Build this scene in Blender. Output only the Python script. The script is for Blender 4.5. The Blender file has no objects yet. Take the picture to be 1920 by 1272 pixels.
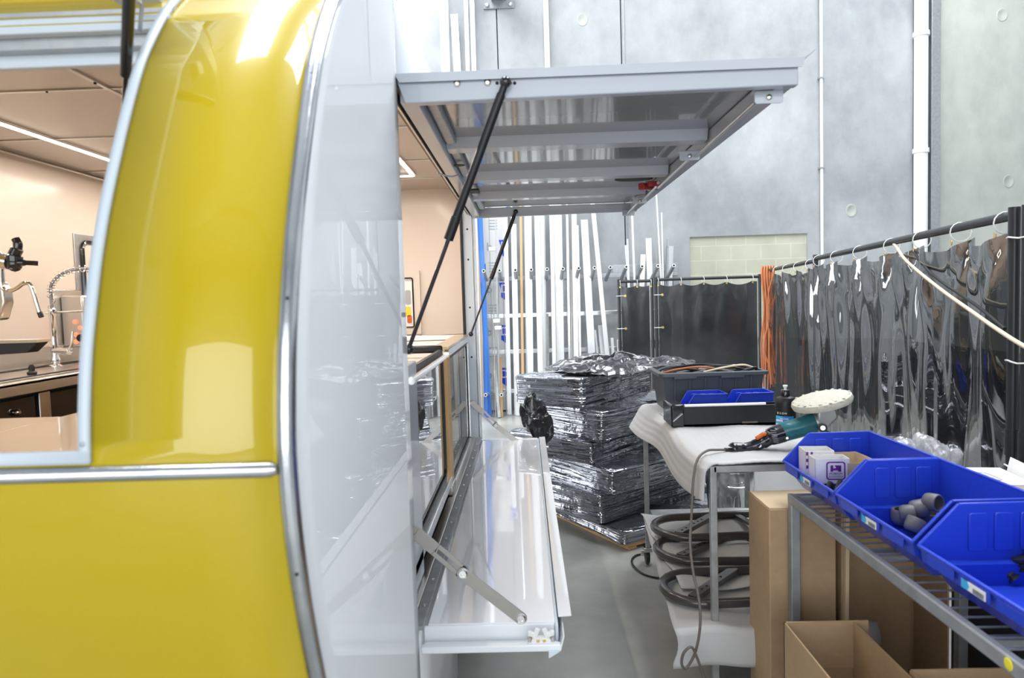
import bpy, bmesh, math, random
from math import pi, sin, cos, radians as R
from mathutils import Vector as V, Matrix, Euler
random.seed(7)
D = bpy.data; SC = bpy.context.scene; COL = SC.collection

# ---------------------------------------------------------------- camera
F = 1280.0
yc = V((23/F, 75/F, 1)).normalized()                 # world +Y seen by the lens (right, up, forward)
zc = V((-.03, 1, 0)); zc = (zc - yc*zc.dot(yc)).normalized()
xc = zc.cross(yc); xc = xc if xc.x > 0 else -xc; xc.normalize()
cam_right = V((xc.x, yc.x, zc.x)); cam_up = V((xc.y, yc.y, zc.y)); cam_fwd = V((xc.z, yc.z, zc.z))
EYE = V((0, 0, 1.55))
cd = D.cameras.new('camera'); cam = D.objects.new('camera', cd); COL.objects.link(cam)
cam.matrix_world = Matrix((( cam_right.x, cam_up.x, -cam_fwd.x, EYE.x),
                           ( cam_right.y, cam_up.y, -cam_fwd.y, EYE.y),
                           ( cam_right.z, cam_up.z, -cam_fwd.z, EYE.z), (0, 0, 0, 1)))
cd.sensor_width = 36; cd.lens = 24; cd.clip_start = .02; cd.clip_end = 200
cd.dof.use_dof = True; cd.dof.focus_distance = 4.0; cd.dof.aperture_fstop = 4.5
SC.camera = cam

def ray(px, py):
    return cam_right*((px-960)/F) + cam_up*((636-py)/F) + cam_fwd
def aY(px, py, y): r = ray(px, py); return EYE + r*(y/r.y)
def aX(px, py, x): r = ray(px, py); return EYE + r*(x/r.x)
def aZ(px, py, z): r = ray(px, py); return EYE + r*((z-1.55)/r.z)

# ---------------------------------------------------------------- world, lights, exposure
w = D.worlds.new('world'); SC.world = w; w.use_nodes = True
w.node_tree.nodes['Background'].inputs[0].default_value = (.92, .96, 1, 1)
w.node_tree.nodes['Background'].inputs[1].default_value = .6
def area(name, loc, size, rot, power, color=(1, 1, 1)):
    l = D.lights.new(name, 'AREA'); l.shape = 'RECTANGLE'; l.size, l.size_y = size; l.energy = power; l.color = color
    o = D.objects.new(name, l); COL.objects.link(o); o.location = loc; o.rotation_euler = rot; return o
# daylight: the roller door opening behind the photographer, and the roof lights over the hall
DAY = (.95, .98, 1)
area('roller_door_daylight', (0, -6.85, 2.6), (11.0, 4.8), (R(90), 0, 0), 420, DAY)
area('side_door_daylight', (-7.85, 5.2, 3.0), (4.6, 5.6), (0, R(-90), 0), 420, DAY)
SKY = [(-1.4, 1.5, 2.4, 1.9), (-1.4, 3.55, 2.4, 1.9), (2.6, 2.0, 2.2, 2.6), (2.6, 5.0, 2.2, 2.6), (-2.2, 7.1, 3.0, 2.6), (4.9, 7.4, 2.2, 2.6)]
for x, y, a, b in SKY:
    area('roof_light_daylight', (x, y, 7.86), (a, b), (0, 0, 0), 34*a*b, DAY)
SC.view_settings.view_transform = 'Standard'; SC.view_settings.look = 'None'
SC.view_settings.exposure = 0.38; SC.view_settings.gamma = 1; SC.view_settings.use_curve_mapping = False

# ---------------------------------------------------------------- materials
def mat(name, col, rough=.5, metal=0, coat=0, noise=None, bump=None, spec=.5, trans=0, ior=1.45, emis=None, alpha=1, aniso=0, coatr=.03):
    """noise = (scale, other colour, contrast[, stretch xyz]);  bump = (scale, strength[, stretch xyz])"""
    m = D.materials.new(name); m.use_nodes = True; nt = m.node_tree; b = nt.nodes['Principled BSDF']
    I = b.inputs
    I['Base Color'].default_value = (*col, 1); I['Roughness'].default_value = rough; I['Metallic'].default_value = metal
    I['Coat Weight'].default_value = coat; I['Coat Roughness'].default_value = coatr; I['Specular IOR Level'].default_value = spec
    I['Transmission Weight'].default_value = trans; I['IOR'].default_value = ior; I['Alpha'].default_value = alpha
    if emis: I['Emission Color'].default_value = (*emis[0], 1); I['Emission Strength'].default_value = emis[1]
    def coords(stretch):
        tc = nt.nodes.new('ShaderNodeTexCoord'); mp = nt.nodes.new('ShaderNodeMapping')
        nt.links.new(tc.outputs['Object'], mp.inputs[0]); mp.inputs['Scale'].default_value = stretch; return mp
    if noise:
        mp = coords(noise[3] if len(noise) > 3 else (1, 1, 1))
        n = nt.nodes.new('ShaderNodeTexNoise'); n.inputs['Scale'].default_value = noise[0]; n.inputs['Detail'].default_value = 6
        nt.links.new(mp.outputs[0], n.inputs['Vector'])
        r = nt.nodes.new('ShaderNodeValToRGB'); c = noise[2]
        r.color_ramp.elements[0].position = .5-c; r.color_ramp.elements[1].position = .5+c
        r.color_ramp.elements[0].color = (*noise[1], 1); r.color_ramp.elements[1].color = (*col, 1)
        nt.links.new(n.outputs[0], r.inputs[0]); nt.links.new(r.outputs[0], I['Base Color'])
    if bump:
        mp = coords(bump[2] if len(bump) > 2 else (1, 1, 1))
        n = nt.nodes.new('ShaderNodeTexNoise'); n.inputs['Scale'].default_value = bump[0]; n.inputs['Detail'].default_value = 4
        nt.links.new(mp.outputs[0], n.inputs['Vector'])
        bp = nt.nodes.new('ShaderNodeBump'); bp.inputs['Strength'].default_value = bump[1]; bp.inputs['Distance'].default_value = .02
        nt.links.new(n.outputs[0], bp.inputs['Height']); nt.links.new(bp.outputs[0], I['Normal'])
    return m
M = {}
M['yellow'] = mat('yellow_gloss_paint', (.54, .40, .0), .3, coat=1, bump=(3, .015))
M['white'] = mat('white_gloss_paint', (.80, .83, .87), .35, coat=1, bump=(1.6, .03))
M['white_side'] = mat('white_gloss_side', (.86, .89, .93), .35, spec=.0, coat=.6, coatr=.01, bump=(1.2, .02))
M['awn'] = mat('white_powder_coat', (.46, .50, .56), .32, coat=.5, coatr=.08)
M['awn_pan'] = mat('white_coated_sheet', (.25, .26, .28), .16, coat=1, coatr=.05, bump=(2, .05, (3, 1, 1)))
M['shelf'] = mat('white_coated_shelf_sheet', (.83, .85, .90), .14, coat=1, coatr=.02, bump=(1.5, .06, (6, 1, 1)))
M['frame_white'] = mat('pale_blue_grey_frame', (.62, .70, .78), .4, coat=.2)
M['alu'] = mat('mill_aluminium', (.86, .88, .90), .32, 1, noise=(6, (.66, .68, .70), .3, (1, 1, .2)))
M['alu_bright'] = mat('bright_aluminium', (.93, .94, .95), .25, .85)
M['alu_white'] = mat('pale_aluminium_profile', (.86, .87, .88), .35, .35)
M['alu_dark'] = mat('dull_aluminium', (.50, .50, .48), .4, .8)
M['trim'] = mat('polished_trim', (.80, .82, .85), .22, 1, bump=(25, .05), noise=(9, (.5, .53, .58), .25))
M['steel'] = mat('stainless_steel', (.62, .60, .57), .28, 1, bump=(60, .02, (1, .05, 1)))
M['staysteel'] = mat('brushed_stay_steel', (.36, .345, .33), .36, .9, bump=(60, .02, (1, .05, 1)))
M['chrome'] = mat('chrome', (.85, .85, .85), .08, 1)
M['galv'] = mat('galvanised_steel', (.50, .52, .54), .42, .8, noise=(30, (.36, .38, .40), .3))
M['zinc'] = mat('bright_zinc', (.78, .80, .82), .22, 1, noise=(14, (.55, .57, .6), .3))
M['rackgrey'] = mat('grey_weathered_steel', (.36, .38, .40), .5, .35, noise=(18, (.24, .25, .27), .3))
M['tubegrey'] = mat('grey_tube_steel', (.42, .44, .46), .4, .5, noise=(22, (.28, .28, .28), .3))
M['black'] = mat('black_rubber', (.012, .012, .014), .4)
M['black_gloss'] = mat('black_gloss_plastic', (.012, .012, .016), .18, coat=.5)
M['black_steel'] = mat('black_powder_coat', (.055, .05, .05), .28, coat=.4)
M['grey_tote'] = mat('charcoal_tote_plastic', (.075, .085, .10), .42)
M['screen_frame'] = mat('dark_screen_frame', (.035, .038, .042), .35, .2)
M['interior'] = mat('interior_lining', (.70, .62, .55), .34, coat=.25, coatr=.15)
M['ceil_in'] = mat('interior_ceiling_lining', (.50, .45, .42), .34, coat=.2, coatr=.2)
M['yellow'].node_tree.nodes['Principled BSDF'].inputs['Coat Roughness'].default_value = .02
M['wood'] = mat('tan_timber', (.50, .33, .16), .45, noise=(8, (.40, .24, .10), .3, (1, 1, .1)))
M['tan'] = mat('tan_gloss', (.62, .47, .30), .25, coat=.5)
M['card'] = mat('cardboard', (.46, .32, .19), .75, noise=(40, (.38, .26, .15), .4), bump=(60, .05))
M['card_lt'] = mat('cardboard_inner', (.62, .50, .34), .75, noise=(30, (.55, .42, .27), .4))
M['bin_blue'] = mat('blue_bin_plastic', (.018, .055, .55), .32, coat=.15, coatr=.2, bump=(120, .03))
M['whitecard'] = mat('white_card', (.80, .80, .80), .6)
M['purple'] = mat('purple_print', (.16, .02, .24), .5)
M['redprint'] = mat('orange_red_print', (.75, .10, .03), .5)
M['foam'] = mat('white_packing_foam', (.53, .54, .55), .55, bump=(9, .15))
M['teal'] = mat('teal_tool_body', (.012, .16, .19), .35, coat=.2, noise=(25, (.02, .11, .13), .3))
M['castgrey'] = mat('cast_alloy', (.42, .43, .42), .38, .7)
M['pad'] = mat('cream_foam_pad', (.50, .49, .42), .8, bump=(28, .6))
M['orange'] = mat('orange_cable', (.52, .17, .065), .4)
M['orange_dk'] = mat('orange_switch', (.60, .13, .03), .4)
M['cord_beige'] = mat('beige_cord', (.72, .60, .42), .45)
M['cord_grey'] = mat('grey_brown_cord', (.14, .12, .11), .45)
M['bluefilm'] = mat('blue_protective_film', (.05, .20, .60), .3, coat=.3)
M['blueprint'] = mat('bright_blue_print', (.01, .06, .75), .4)
M['greyprint'] = mat('grey_print', (.42, .44, .50), .5)
M['copper'] = mat('copper_tone_strip', (.55, .28, .16), .4, .3)
M['timber_lt'] = mat('light_timber_strip', (.66, .42, .20), .5)
M['pvcwhite'] = mat('white_pvc_pipe', (.85, .87, .88), .35)
M['tie'] = mat('white_cable_tie', (.85, .85, .80), .4)
M['brass'] = mat('brass_eyelet', (.75, .55, .22), .3, .8)
M['led'] = mat('led_diffuser', (1, .95, .9), .4, emis=((1, .86, .72), 9))
M['redlamp'] = mat('lit_red_button', (1, .1, .05), .4, emis=((1, .12, .06), 2.2))
M['outlook_white'] = mat('bright_outlook_paint', (.9, .9, .9), .3)  # white stands in for the bright outdoors in the end window
M['glassdark'] = mat('smoked_glass', (.10, .085, .07), .02, coat=1, coatr=.0)
M['rubberfoot'] = mat('grey_rubber_caps', (.13, .13, .13), .45)
M['darkcap'] = mat('black_rubber_fittings', (.02, .02, .022), .4)
M['yellow_mark'] = mat('yellow_paint_mark', (.8, .7, .05), .5)
M['red'] = mat('red_latch', (.35, .02, .02), .3)
M['bluetext'] = mat('label_blue', (.02, .22, .62), .4)
M['cyan'] = mat('label_cyan', (.05, .42, .78), .4)
M['darkstuff'] = mat('dark_cabinet_interior', (.018, .018, .022), .6)
M['void'] = mat('hole_black', (.005, .005, .005), .6)  # flat black painted for the shade inside holes, slots and bores

def glassmat(name, tint, trans, rough=.02, bump=None, base=(.02, .022, .026)):
    """thin clear/tinted sheet: part see-through, part mirror-like"""
    m = D.materials.new(name); m.use_nodes = True; nt = m.node_tree; nt.nodes.clear()
    out = nt.nodes.new('ShaderNodeOutputMaterial'); mx = nt.nodes.new('ShaderNodeMixShader')
    t = nt.nodes.new('ShaderNodeBsdfTransparent'); t.inputs[0].default_value = (*tint, 1)
    g = nt.nodes.new('ShaderNodeBsdfPrincipled'); g.inputs['Base Color'].default_value = (*base, 1)
    g.inputs['Roughness'].default_value = rough; g.inputs['Coat Weight'].default_value = 1; g.inputs['Coat Roughness'].default_value = rough
    g.inputs['IOR'].default_value = 2.3; g.inputs['Coat IOR'].default_value = 2.0
    mx.inputs[0].default_value = 1-trans
    nt.links.new(t.outputs[0], mx.inputs[1]); nt.links.new(g.outputs[0], mx.inputs[2]); nt.links.new(mx.outputs[0], out.inputs[0])
    if bump:
        tc = nt.nodes.new('ShaderNodeTexCoord'); mp = nt.nodes.new('ShaderNodeMapping'); mp.inputs['Scale'].default_value = bump[2]
        n = nt.nodes.new('ShaderNodeTexNoise'); n.inputs['Scale'].default_value = bump[0]; n.inputs['Detail'].default_value = 4
        nt.links.new(tc.outputs['Object'], mp.inputs[0]); nt.links.new(mp.outputs[0], n.inputs['Vector'])
        bp = nt.nodes.new('ShaderNodeBump'); bp.inputs['Strength'].default_value = bump[1]; bp.inputs['Distance'].default_value = .03
        nt.links.new(n.outputs[0], bp.inputs['Height']); nt.links.new(bp.outputs[0], g.inputs['Normal'])
    return m
M['curtain'] = glassmat('tinted_vinyl_curtain', (.20, .205, .21), .27, .03, (1.6, .4, (1, 2, .3)))
M['curtain_back'] = mat('dark_vinyl_curtain', (.05, .053, .057), .3, coat=.8, coatr=.12, noise=(1.6, (.014, .016, .018), .2), bump=(5, .35))
M['glass'] = glassmat('display_glass', (.75, .72, .68), .55, .01)
M['bagfilm'] = glassmat('clear_plastic_bag', (.96, .97, .98), .6, .1, (18, .8, (1, 1, 1)), base=(.8, .82, .85))

def film_mat():
    m = mat('black_stretch_film', (.21, .22, .26), .07, .8, coat=1, coatr=.03)
    nt = m.node_tree; b = nt.nodes['Principled BSDF']; b.inputs['IOR'].default_value = 1.9; b.inputs['Coat IOR'].default_value = 1.9
    tc = nt.nodes.new('ShaderNodeTexCoord'); mp = nt.nodes.new('ShaderNodeMapping'); mp.inputs['Scale'].default_value = (.7, .7, 15)
    mp.inputs['Rotation'].default_value = (.06, -.10, 0)
    n = nt.nodes.new('ShaderNodeTexNoise'); n.inputs['Scale'].default_value = 1.7; n.inputs['Detail'].default_value = 2.5
    n2 = nt.nodes.new('ShaderNodeTexNoise'); n2.inputs['Scale'].default_value = 7; n2.inputs['Detail'].default_value = 3
    mul = nt.nodes.new('ShaderNodeMath'); mul.operation = 'MULTIPLY_ADD'; mul.inputs[1].default_value = .3
    nt.links.new(tc.outputs['Object'], mp.inputs[0]); nt.links.new(mp.outputs[0], n.inputs['Vector']); nt.links.new(tc.outputs['Object'], n2.inputs['Vector'])
    nt.links.new(n2.outputs[0], mul.inputs[0]); nt.links.new(n.outputs[0], mul.inputs[2])
    bp = nt.nodes.new('ShaderNodeBump'); bp.inputs['Strength'].default_value = 1; bp.inputs['Distance'].default_value = .05
    nt.links.new(mul.outputs[0], bp.inputs['Height']); nt.links.new(bp.outputs[0], b.inputs['Normal']); nt.links.new(bp.outputs[0], b.inputs['Coat Normal'])
    return m
M['film'] = film_mat()
M['film_loose'] = mat('loose_black_film', (.035, .035, .042), .16, .3, coat=1, coatr=.06, bump=(16, .6))

def concrete(name, c1, c2, spots=None):
    m = D.materials.new(name); m.use_nodes = True; nt = m.node_tree; b = nt.nodes['Principled BSDF']; b.inputs['Roughness'].default_value = .7
    tc = nt.nodes.new('ShaderNodeTexCoord')
    def noise(s, d, st=(1, 1, 1)):
        mp = nt.nodes.new('ShaderNodeMapping'); mp.inputs['Scale'].default_value = st; nt.links.new(tc.outputs['Object'], mp.inputs[0])
        n = nt.nodes.new('ShaderNodeTexNoise'); n.inputs['Scale'].default_value = s; n.inputs['Detail'].default_value = d; n.inputs['Roughness'].default_value = .62
        nt.links.new(mp.outputs[0], n.inputs['Vector']); return n
    n1 = noise(.55, 10); n2 = noise(5, 8, (1, 1, .6))
    r = nt.nodes.new('ShaderNodeValToRGB'); r.color_ramp.elements[0].position = .35; r.color_ramp.elements[1].position = .65
    r.color_ramp.elements[0].color = (*c1, 1); r.color_ramp.elements[1].color = (*c2, 1)
    nt.links.new(n1.outputs[0], r.inputs[0])
    r2 = nt.nodes.new('ShaderNodeValToRGB'); r2.color_ramp.elements[0].position = .3; r2.color_ramp.elements[1].position = .62
    r2.color_ramp.elements[0].color = (.72, .72, .72, 1); r2.color_ramp.elements[1].color = (1, 1, 1, 1)
    nt.links.new(n2.outputs[0], r2.inputs[0])
    mx = nt.nodes.new('ShaderNodeMixRGB'); mx.blend_type = 'MULTIPLY'; mx.inputs[0].default_value = .55
    nt.links.new(r.outputs[0], mx.inputs[1]); nt.links.new(r2.outputs[0], mx.inputs[2]); nt.links.new(mx.outputs[0], b.inputs['Base Color'])
    bp = nt.nodes.new('ShaderNodeBump'); bp.inputs['Strength'].default_value = .15
    nt.links.new(n2.outputs[0], bp.inputs['Height']); nt.links.new(bp.outputs[0], b.inputs['Normal'])
    return m
M['wall'] = concrete('concrete_tilt_panel', (.30, .32, .34), (.48, .495, .51))
M['wall_warm'] = concrete('concrete_tilt_panel_warm', (.42, .44, .41), (.50, .52, .48))
M['floor'] = concrete('concrete_floor', (.23, .235, .215), (.46, .465, .44)); M['floor'].node_tree.nodes['Principled BSDF'].inputs['Roughness'].default_value = .32
def blocks():
    m = mat('painted_block_infill', (.56, .56, .45), .7, noise=(4, (.46, .47, .38), .25)); nt = m.node_tree; b = nt.nodes['Principled BSDF']
    tc = nt.nodes.new('ShaderNodeTexCoord'); mp = nt.nodes.new('ShaderNodeMapping'); mp.inputs['Rotation'].default_value = (R(90), 0, 0)
    br = nt.nodes.new('ShaderNodeTexBrick'); br.inputs['Scale'].default_value = 1; br.inputs['Brick Width'].default_value = .41; br.inputs['Row Height'].default_value = .2
    br.inputs['Mortar Size'].default_value = .008; br.inputs['Color1'].default_value = (1, 1, 1, 1); br.inputs['Color2'].default_value = (.95, .95, .94, 1); br.inputs['Mortar'].default_value = (1.12, 1.12, 1.1, 1)
    nt.links.new(tc.outputs['Object'], mp.inputs[0]); nt.links.new(mp.outputs[0], br.inputs['Vector'])
    old = b.inputs['Base Color'].links[0].from_socket
    mx = nt.nodes.new('ShaderNodeMixRGB'); mx.blend_type = 'MULTIPLY'; mx.inputs[0].default_value = 1
    nt.links.new(old, mx.inputs[1]); nt.links.new(br.outputs[0], mx.inputs[2]); nt.links.new(mx.outputs[0], b.inputs['Base Color'])
    return m
M['blocks'] = blocks()

# ---------------------------------------------------------------- mesh helpers
WC = set()      # roots whose parts are given in hall coordinates
class MB:
    def __init__(s): s.v = []; s.f = []; s.m = []; s.mi = 0
    def add(s, vs, fs):
        o = len(s.v); s.v += [tuple(p) for p in vs]; s.f += [tuple(i+o for i in f) for f in fs]; s.m += [s.mi]*len(fs); return s
    def box(s, lo, hi, mx=None):
        x0, y0, z0 = lo; x1, y1, z1 = hi
        vs = [V(p) for p in ((x0,y0,z0),(x1,y0,z0),(x1,y1,z0),(x0,y1,z0),(x0,y0,z1),(x1,y0,z1),(x1,y1,z1),(x0,y1,z1))]
        if mx: vs = [mx @ p for p in vs]
        return s.add(vs, [(0,3,2,1),(4,5,6,7),(0,1,5,4),(1,2,6,5),(2,3,7,6),(3,0,4,7)])
    def bar(s, a, b, w, h, up=(0, 0, 1)):
        a = V(a); b = V(b); d = (b-a).normalized(); u = V(up); sx = d.cross(u)
        if sx.length < 1e-4: sx = d.cross(V((1, 0, 0)))
        sx.normalize(); u = sx.cross(d).normalized(); sx = sx*w/2; u = u*h/2
        vs = [a-sx-u, a+sx-u, a+sx+u, a-sx+u, b-sx-u, b+sx-u, b+sx+u, b-sx+u]
        return s.add(vs, [(0,1,2,3),(7,6,5,4),(0,4,5,1),(1,5,6,2),(2,6,7,3),(3,7,4,0)])
    def tube(s, pts, r, n=10, cap=True, closed=False):
        pts = [V(p) for p in pts]; N = len(pts); rs = r if isinstance(r, (list, tuple)) else [r]*N
        t0 = (pts[1]-pts[0]).normalized(); ref = V((0, 0, 1)) if abs(t0.z) < .9 else V((1, 0, 0))
        u = t0.cross(ref).normalized(); vs = []; 
        for i, p in enumerate(pts):
            if closed: t = pts[(i+1) % N]-pts[i-1]
            else: t = (pts[min(i+1, N-1)]-pts[max(i-1, 0)])
            t = t.normalized() if t.length > 1e-9 else t0
            u = (u - t*u.dot(t)); u = u.normalized() if u.length > 1e-6 else t.orthogonal().normalized()
            v2 = t.cross(u)
            for k in range(n):
                a = 2*pi*k/n; vs.append(p + (u*cos(a)+v2*sin(a))*rs[i])
        fs = []
        for i in range(N if closed else N-1):
            j = (i+1) % N
            for k in range(n): fs.append((i*n+k, i*n+(k+1) % n, j*n+(k+1) % n, j*n+k))
        if cap and not closed: fs.append(tuple(range(n-1, -1, -1))); fs.append(tuple((N-1)*n+k for k in range(n)))
        return s.add(vs, fs)
    def lathe(s, prof, n=24, mx=None, cap=True):
        """prof: list of (radius, height) around local z"""
        vs = []; fs = []
        for r_, h in prof:
            for k in range(n): a = 2*pi*k/n; vs.append(V((r_*cos(a), r_*sin(a), h)))
        for i in range(len(prof)-1):
            for k in range(n): fs.append((i*n+k, i*n+(k+1) % n, (i+1)*n+(k+1) % n, (i+1)*n+k))
        if cap: fs.append(tuple(range(n-1, -1, -1))); fs.append(tuple((len(prof)-1)*n+k for k in range(n)))
        if mx: vs = [mx @ p for p in vs]
        return s.add(vs, fs)
    def prism(s, poly, vec):
        n = len(poly); a = [V(p) for p in poly]; b = [p+V(vec) for p in a]
        return s.add(a+b, [tuple(range(n-1, -1, -1)), tuple(range(n, 2*n))] + [(i, (i+1) % n, n+(i+1) % n, n+i) for i in range(n)])
    def grid(s, fn, nu, nv, flip=False):
        vs = [fn(i/nu, j/nv) for i in range(nu+1) for j in range(nv+1)]; fs = []
        for i in range(nu):
            for j in range(nv):
                q = (i*(nv+1)+j, (i+1)*(nv+1)+j, (i+1)*(nv+1)+j+1, i*(nv+1)+j+1); fs.append(q[::-1] if flip else q)
        return s.add(vs, fs)
    def build(s, name, mt, parent=None, smooth=False, bevel=0, solid=0, sub=0, seg=2, angle=40):
        me = D.meshes.new(name); me.from_pydata(s.v, [], s.f); me.update()
        bm = bmesh.new(); bm.from_mesh(me); bmesh.ops.recalc_face_normals(bm, faces=bm.faces) if not solid else None; bm.to_mesh(me); bm.free()
        mts = mt if isinstance(mt, (list, tuple)) else [mt]
        for q in mts: me.materials.append(M[q] if isinstance(q, str) else q)
        if len(mts) > 1:
            for p, i in zip(me.polygons, s.m): p.material_index = i
        o = D.objects.new(name, me); COL.objects.link(o)
        if parent:
            o.parent = parent
            if parent.name in WC: o.location = -V(parent.location)
        if solid: md = o.modifiers.new('solid', 'SOLIDIFY'); md.thickness = solid; md.offset = 0
        if bevel: md = o.modifiers.new('bevel', 'BEVEL'); md.width = bevel; md.segments = seg; md.limit_method = 'ANGLE'; md.angle_limit = R(35)
        if sub: md = o.modifiers.new('sub', 'SUBSURF'); md.levels = sub; md.render_levels = sub
        if smooth or bevel:
            for p in me.polygons: p.use_smooth = True
            if not sub: me.set_sharp_from_angle(angle=R(angle))
        return o
def B(): return MB()
def tag(o, label=None, cat=None, group=None, kind=None):
    if label: o['label'] = label
    if cat: o['category'] = cat
    if group: o['group'] = group
    if kind: o['kind'] = kind
    return o
def empty(name, loc=(0, 0, 0), label=None, cat=None, group=None, rz=0, wc=False):
    o = D.objects.new(name, None); COL.objects.link(o)
    if wc: WC.add(o.name)
    o.location = loc; o.rotation_euler = (0, 0, rz); o.empty_display_size = .1
    return tag(o, label, cat, group)
def tree(o, parent=None):
    c = o.copy(); COL.objects.link(c); c.parent = parent
    for ch in [x for x in D.objects if x.parent == o]: tree(ch, c)
    return c
def rr(w, h, r, n=6):
    """rounded rectangle outline in 2D centred on 0"""
    pts = []
    for cx, cy, a0 in ((w/2-r, h/2-r, 0), (-w/2+r, h/2-r, 90), (-w/2+r, -h/2+r, 180), (w/2-r, -h/2+r, 270)):
        for k in range(n+1): a = R(a0+90*k/n); pts.append((cx+r*cos(a), cy+r*sin(a)))
    return pts
def spline(pts, n=10):
    """Catmull-Rom through 3D points"""
    P = [V(p) for p in pts]; P = [P[0]*2-P[1]] + P + [P[-1]*2-P[-2]]; out = []
    for i in range(1, len(P)-2):
        for k in range(n):
            t = k/n; a, b, c, d = P[i-1:i+3]
            out.append(.5*((2*b)+(c-a)*t+(2*a-5*b+4*c-d)*t*t+(3*b-a-3*c+d)*t**3))
    out.append(P[-2]); return out
def text(s, name, size, mx, mt, parent=None, ext=.0004, font_x=1.0):
    cu = D.curves.new(name, 'FONT'); cu.body = s; cu.size = size; cu.extrude = ext; cu.align_x = 'CENTER'; cu.align_y = 'CENTER'; cu.offset = size*.012
    t = D.objects.new('tmp', cu); COL.objects.link(t); dg = bpy.context.evaluated_depsgraph_get(); me = D.meshes.new_from_object(t.evaluated_get(dg))
    D.objects.remove(t); me.transform(mx @ Matrix.Diagonal((font_x, 1, 1, 1))); me.name = name
    me.materials.clear(); me.materials.append(M[mt]); o = D.objects.new(name, me); COL.objects.link(o)
    if parent:
        o.parent = parent
        if parent.name in WC: o.location = -V(parent.location)
    return o
def basis(origin, x, z):
    """matrix whose local x runs along x and local z along z"""
    x = V(x).normalized(); z = V(z).normalized(); y = z.cross(x).normalized(); x = y.cross(z)
    return Matrix(((x.x, y.x, z.x, origin[0]), (x.y, y.y, z.y, origin[1]), (x.z, y.z, z.z, origin[2]), (0, 0, 0, 1)))
# ================================================================ THE HALL
def struct(name, mb, mt, **k): o = mb.build(name, mt, **k); o['kind'] = 'structure'; return o
X0, X1, Y0, Y1, ZC = -8.0, 7.5, -7.0, 9.6, 8.0
struct('floor', B().box((X0, Y0-2, -.2), (X1, Y1, 0)), 'floor')
# back wall made of tilt-up panels with real joints, and a block infilled opening
iw0, iw1, iz0, iz1 = 2.30, 3.905, .9, 2.33
joints = [X0, -.26, 1.418, 4.09, 5.34, X1]
wb = B()
for a, b in zip(joints[:-1], joints[1:]):
    a_ = a+.008; b_ = b-.008; wb.mi = 1 if a > 5.2 else 0
    if a < iw0 < b:
        wb.box((a_, 9.5, 0), (iw0, 9.6, ZC)); wb.box((iw1, 9.5, 0), (b_, 9.6, ZC)); wb.box((iw0, 9.5, 0), (iw1, 9.6, iz0)); wb.box((iw0, 9.5, iz1), (iw1, 9.6, ZC))
    else: wb.box((a_, 9.5, 0), (b_, 9.6, ZC))
wall_back = struct('wall_back', wb, ['wall', 'wall_warm'])
struct('wall_back_infill', B().box((iw0, 9.53, iz0), (iw1, 9.62, iz1)), 'blocks')
struct('wall_back_backing', B().box((X0, 9.605, 0), (X1, 9.7, ZC)), 'rackgrey')
struct('wall_left', B().box((X0-.2, Y0, 0), (X0, 2.4, ZC)).box((X0-.2, 8.0, 0), (X0, Y1, ZC)).box((X0-.2, 2.4, 5.3), (X0, 8.0, ZC)), 'wall')
struct('wall_right', B().box((X1, Y0, 0), (X1+.2, Y1, ZC)), 'wall')
struct('wall_front', B().box((X0, Y0-.2, 0), (-5.6, Y0, ZC)).box((5.6, Y0-.2, 0), (X1, Y0, ZC)).box((-5.6, Y0-.2, 5.1), (5.6, Y0, ZC)), 'wall')
ce = B()
M['ceil'] = mat('roof_sheeting', (.55, .57, .6), .6)
xs = sorted({X0, X1} | {v for x, y, a, b in SKY for v in (x-a/2, x+a/2)}); ys = sorted({Y0, Y1} | {v for x, y, a, b in SKY for v in (y-b/2, y+b/2)})
for xa, xb in zip(xs[:-1], xs[1:]):
    for ya, yb in zip(ys[:-1], ys[1:]):
        cx, cy = (xa+xb)/2, (ya+yb)/2
        if not any(abs(cx-x) < a/2 and abs(cy-y) < b/2 for x, y, a, b in SKY): ce.box((xa, ya, ZC-.1), (xb, yb, ZC))
struct('ceiling', ce, 'ceil')
rb = B()
for y in (-4, -1.2, 2.525, 4.62, 8.6): rb.box((X0, y-.06, ZC-.4), (X1, y+.06, ZC-.1))
struct('ceiling_beams', rb, 'ceil')
# ferrule plugs in the concrete panels: shallow rings cast in the wall
pl = B()
for px, py in ((1092, 37), (1879, 28), (1891, 340), (1596, 395), (1110, 300)):
    p = aY(px, py, 9.5); pl.lathe([(.075, 0), (.07, .006), (.052, .006), (.047, .002)], 18, Matrix.Translation((p.x, 9.5, p.z)) @ Matrix.Rotation(R(90), 4, 'X') @ Matrix.Diagonal((1, 1.2, 1, 1)))
struct('wall_back_plugs', pl, 'wall_warm', smooth=True)
# downpipe with a steel column beside it, thin conduits
dp = empty('downpipe', (5.38, 9.395, 0), 'thick white plastic downpipe running up the concrete wall on the right', 'pipe')
B().tube([(0, 0, 0), (0, 0, ZC-.42)], .085, 24).build('pipe', 'pvcwhite', dp, smooth=True)
for z in (1.9, 3.37, 4.9, 6.4): B().lathe([(.088, -.03), (.1, -.03), (.1, .03), (.088, .03)], 24, Matrix.Translation((0, 0, z))).build('collar', 'pvcwhite', dp, smooth=True)
tag(B().box((5.50, 9.36, 0), (5.62, 9.5, ZC-.42)).build('wall_post', 'galv', bevel=.004), 'slim grey steel post standing right of the white downpipe', 'post')
cn = empty('conduit', (4.09, 9.465, 0), 'thin pale conduit running straight up the concrete wall', 'conduit')
B().tube([(0, 0, 0), (0, 0, ZC-.42)], .02, 12).build('tube', 'pvcwhite', cn, smooth=True)
for z in (1.2, 3.2, 4.4, 5.6): B().box((-.04, -.022, z-.012), (.04, .025, z+.012)).build('clip', 'galv', cn)
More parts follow.
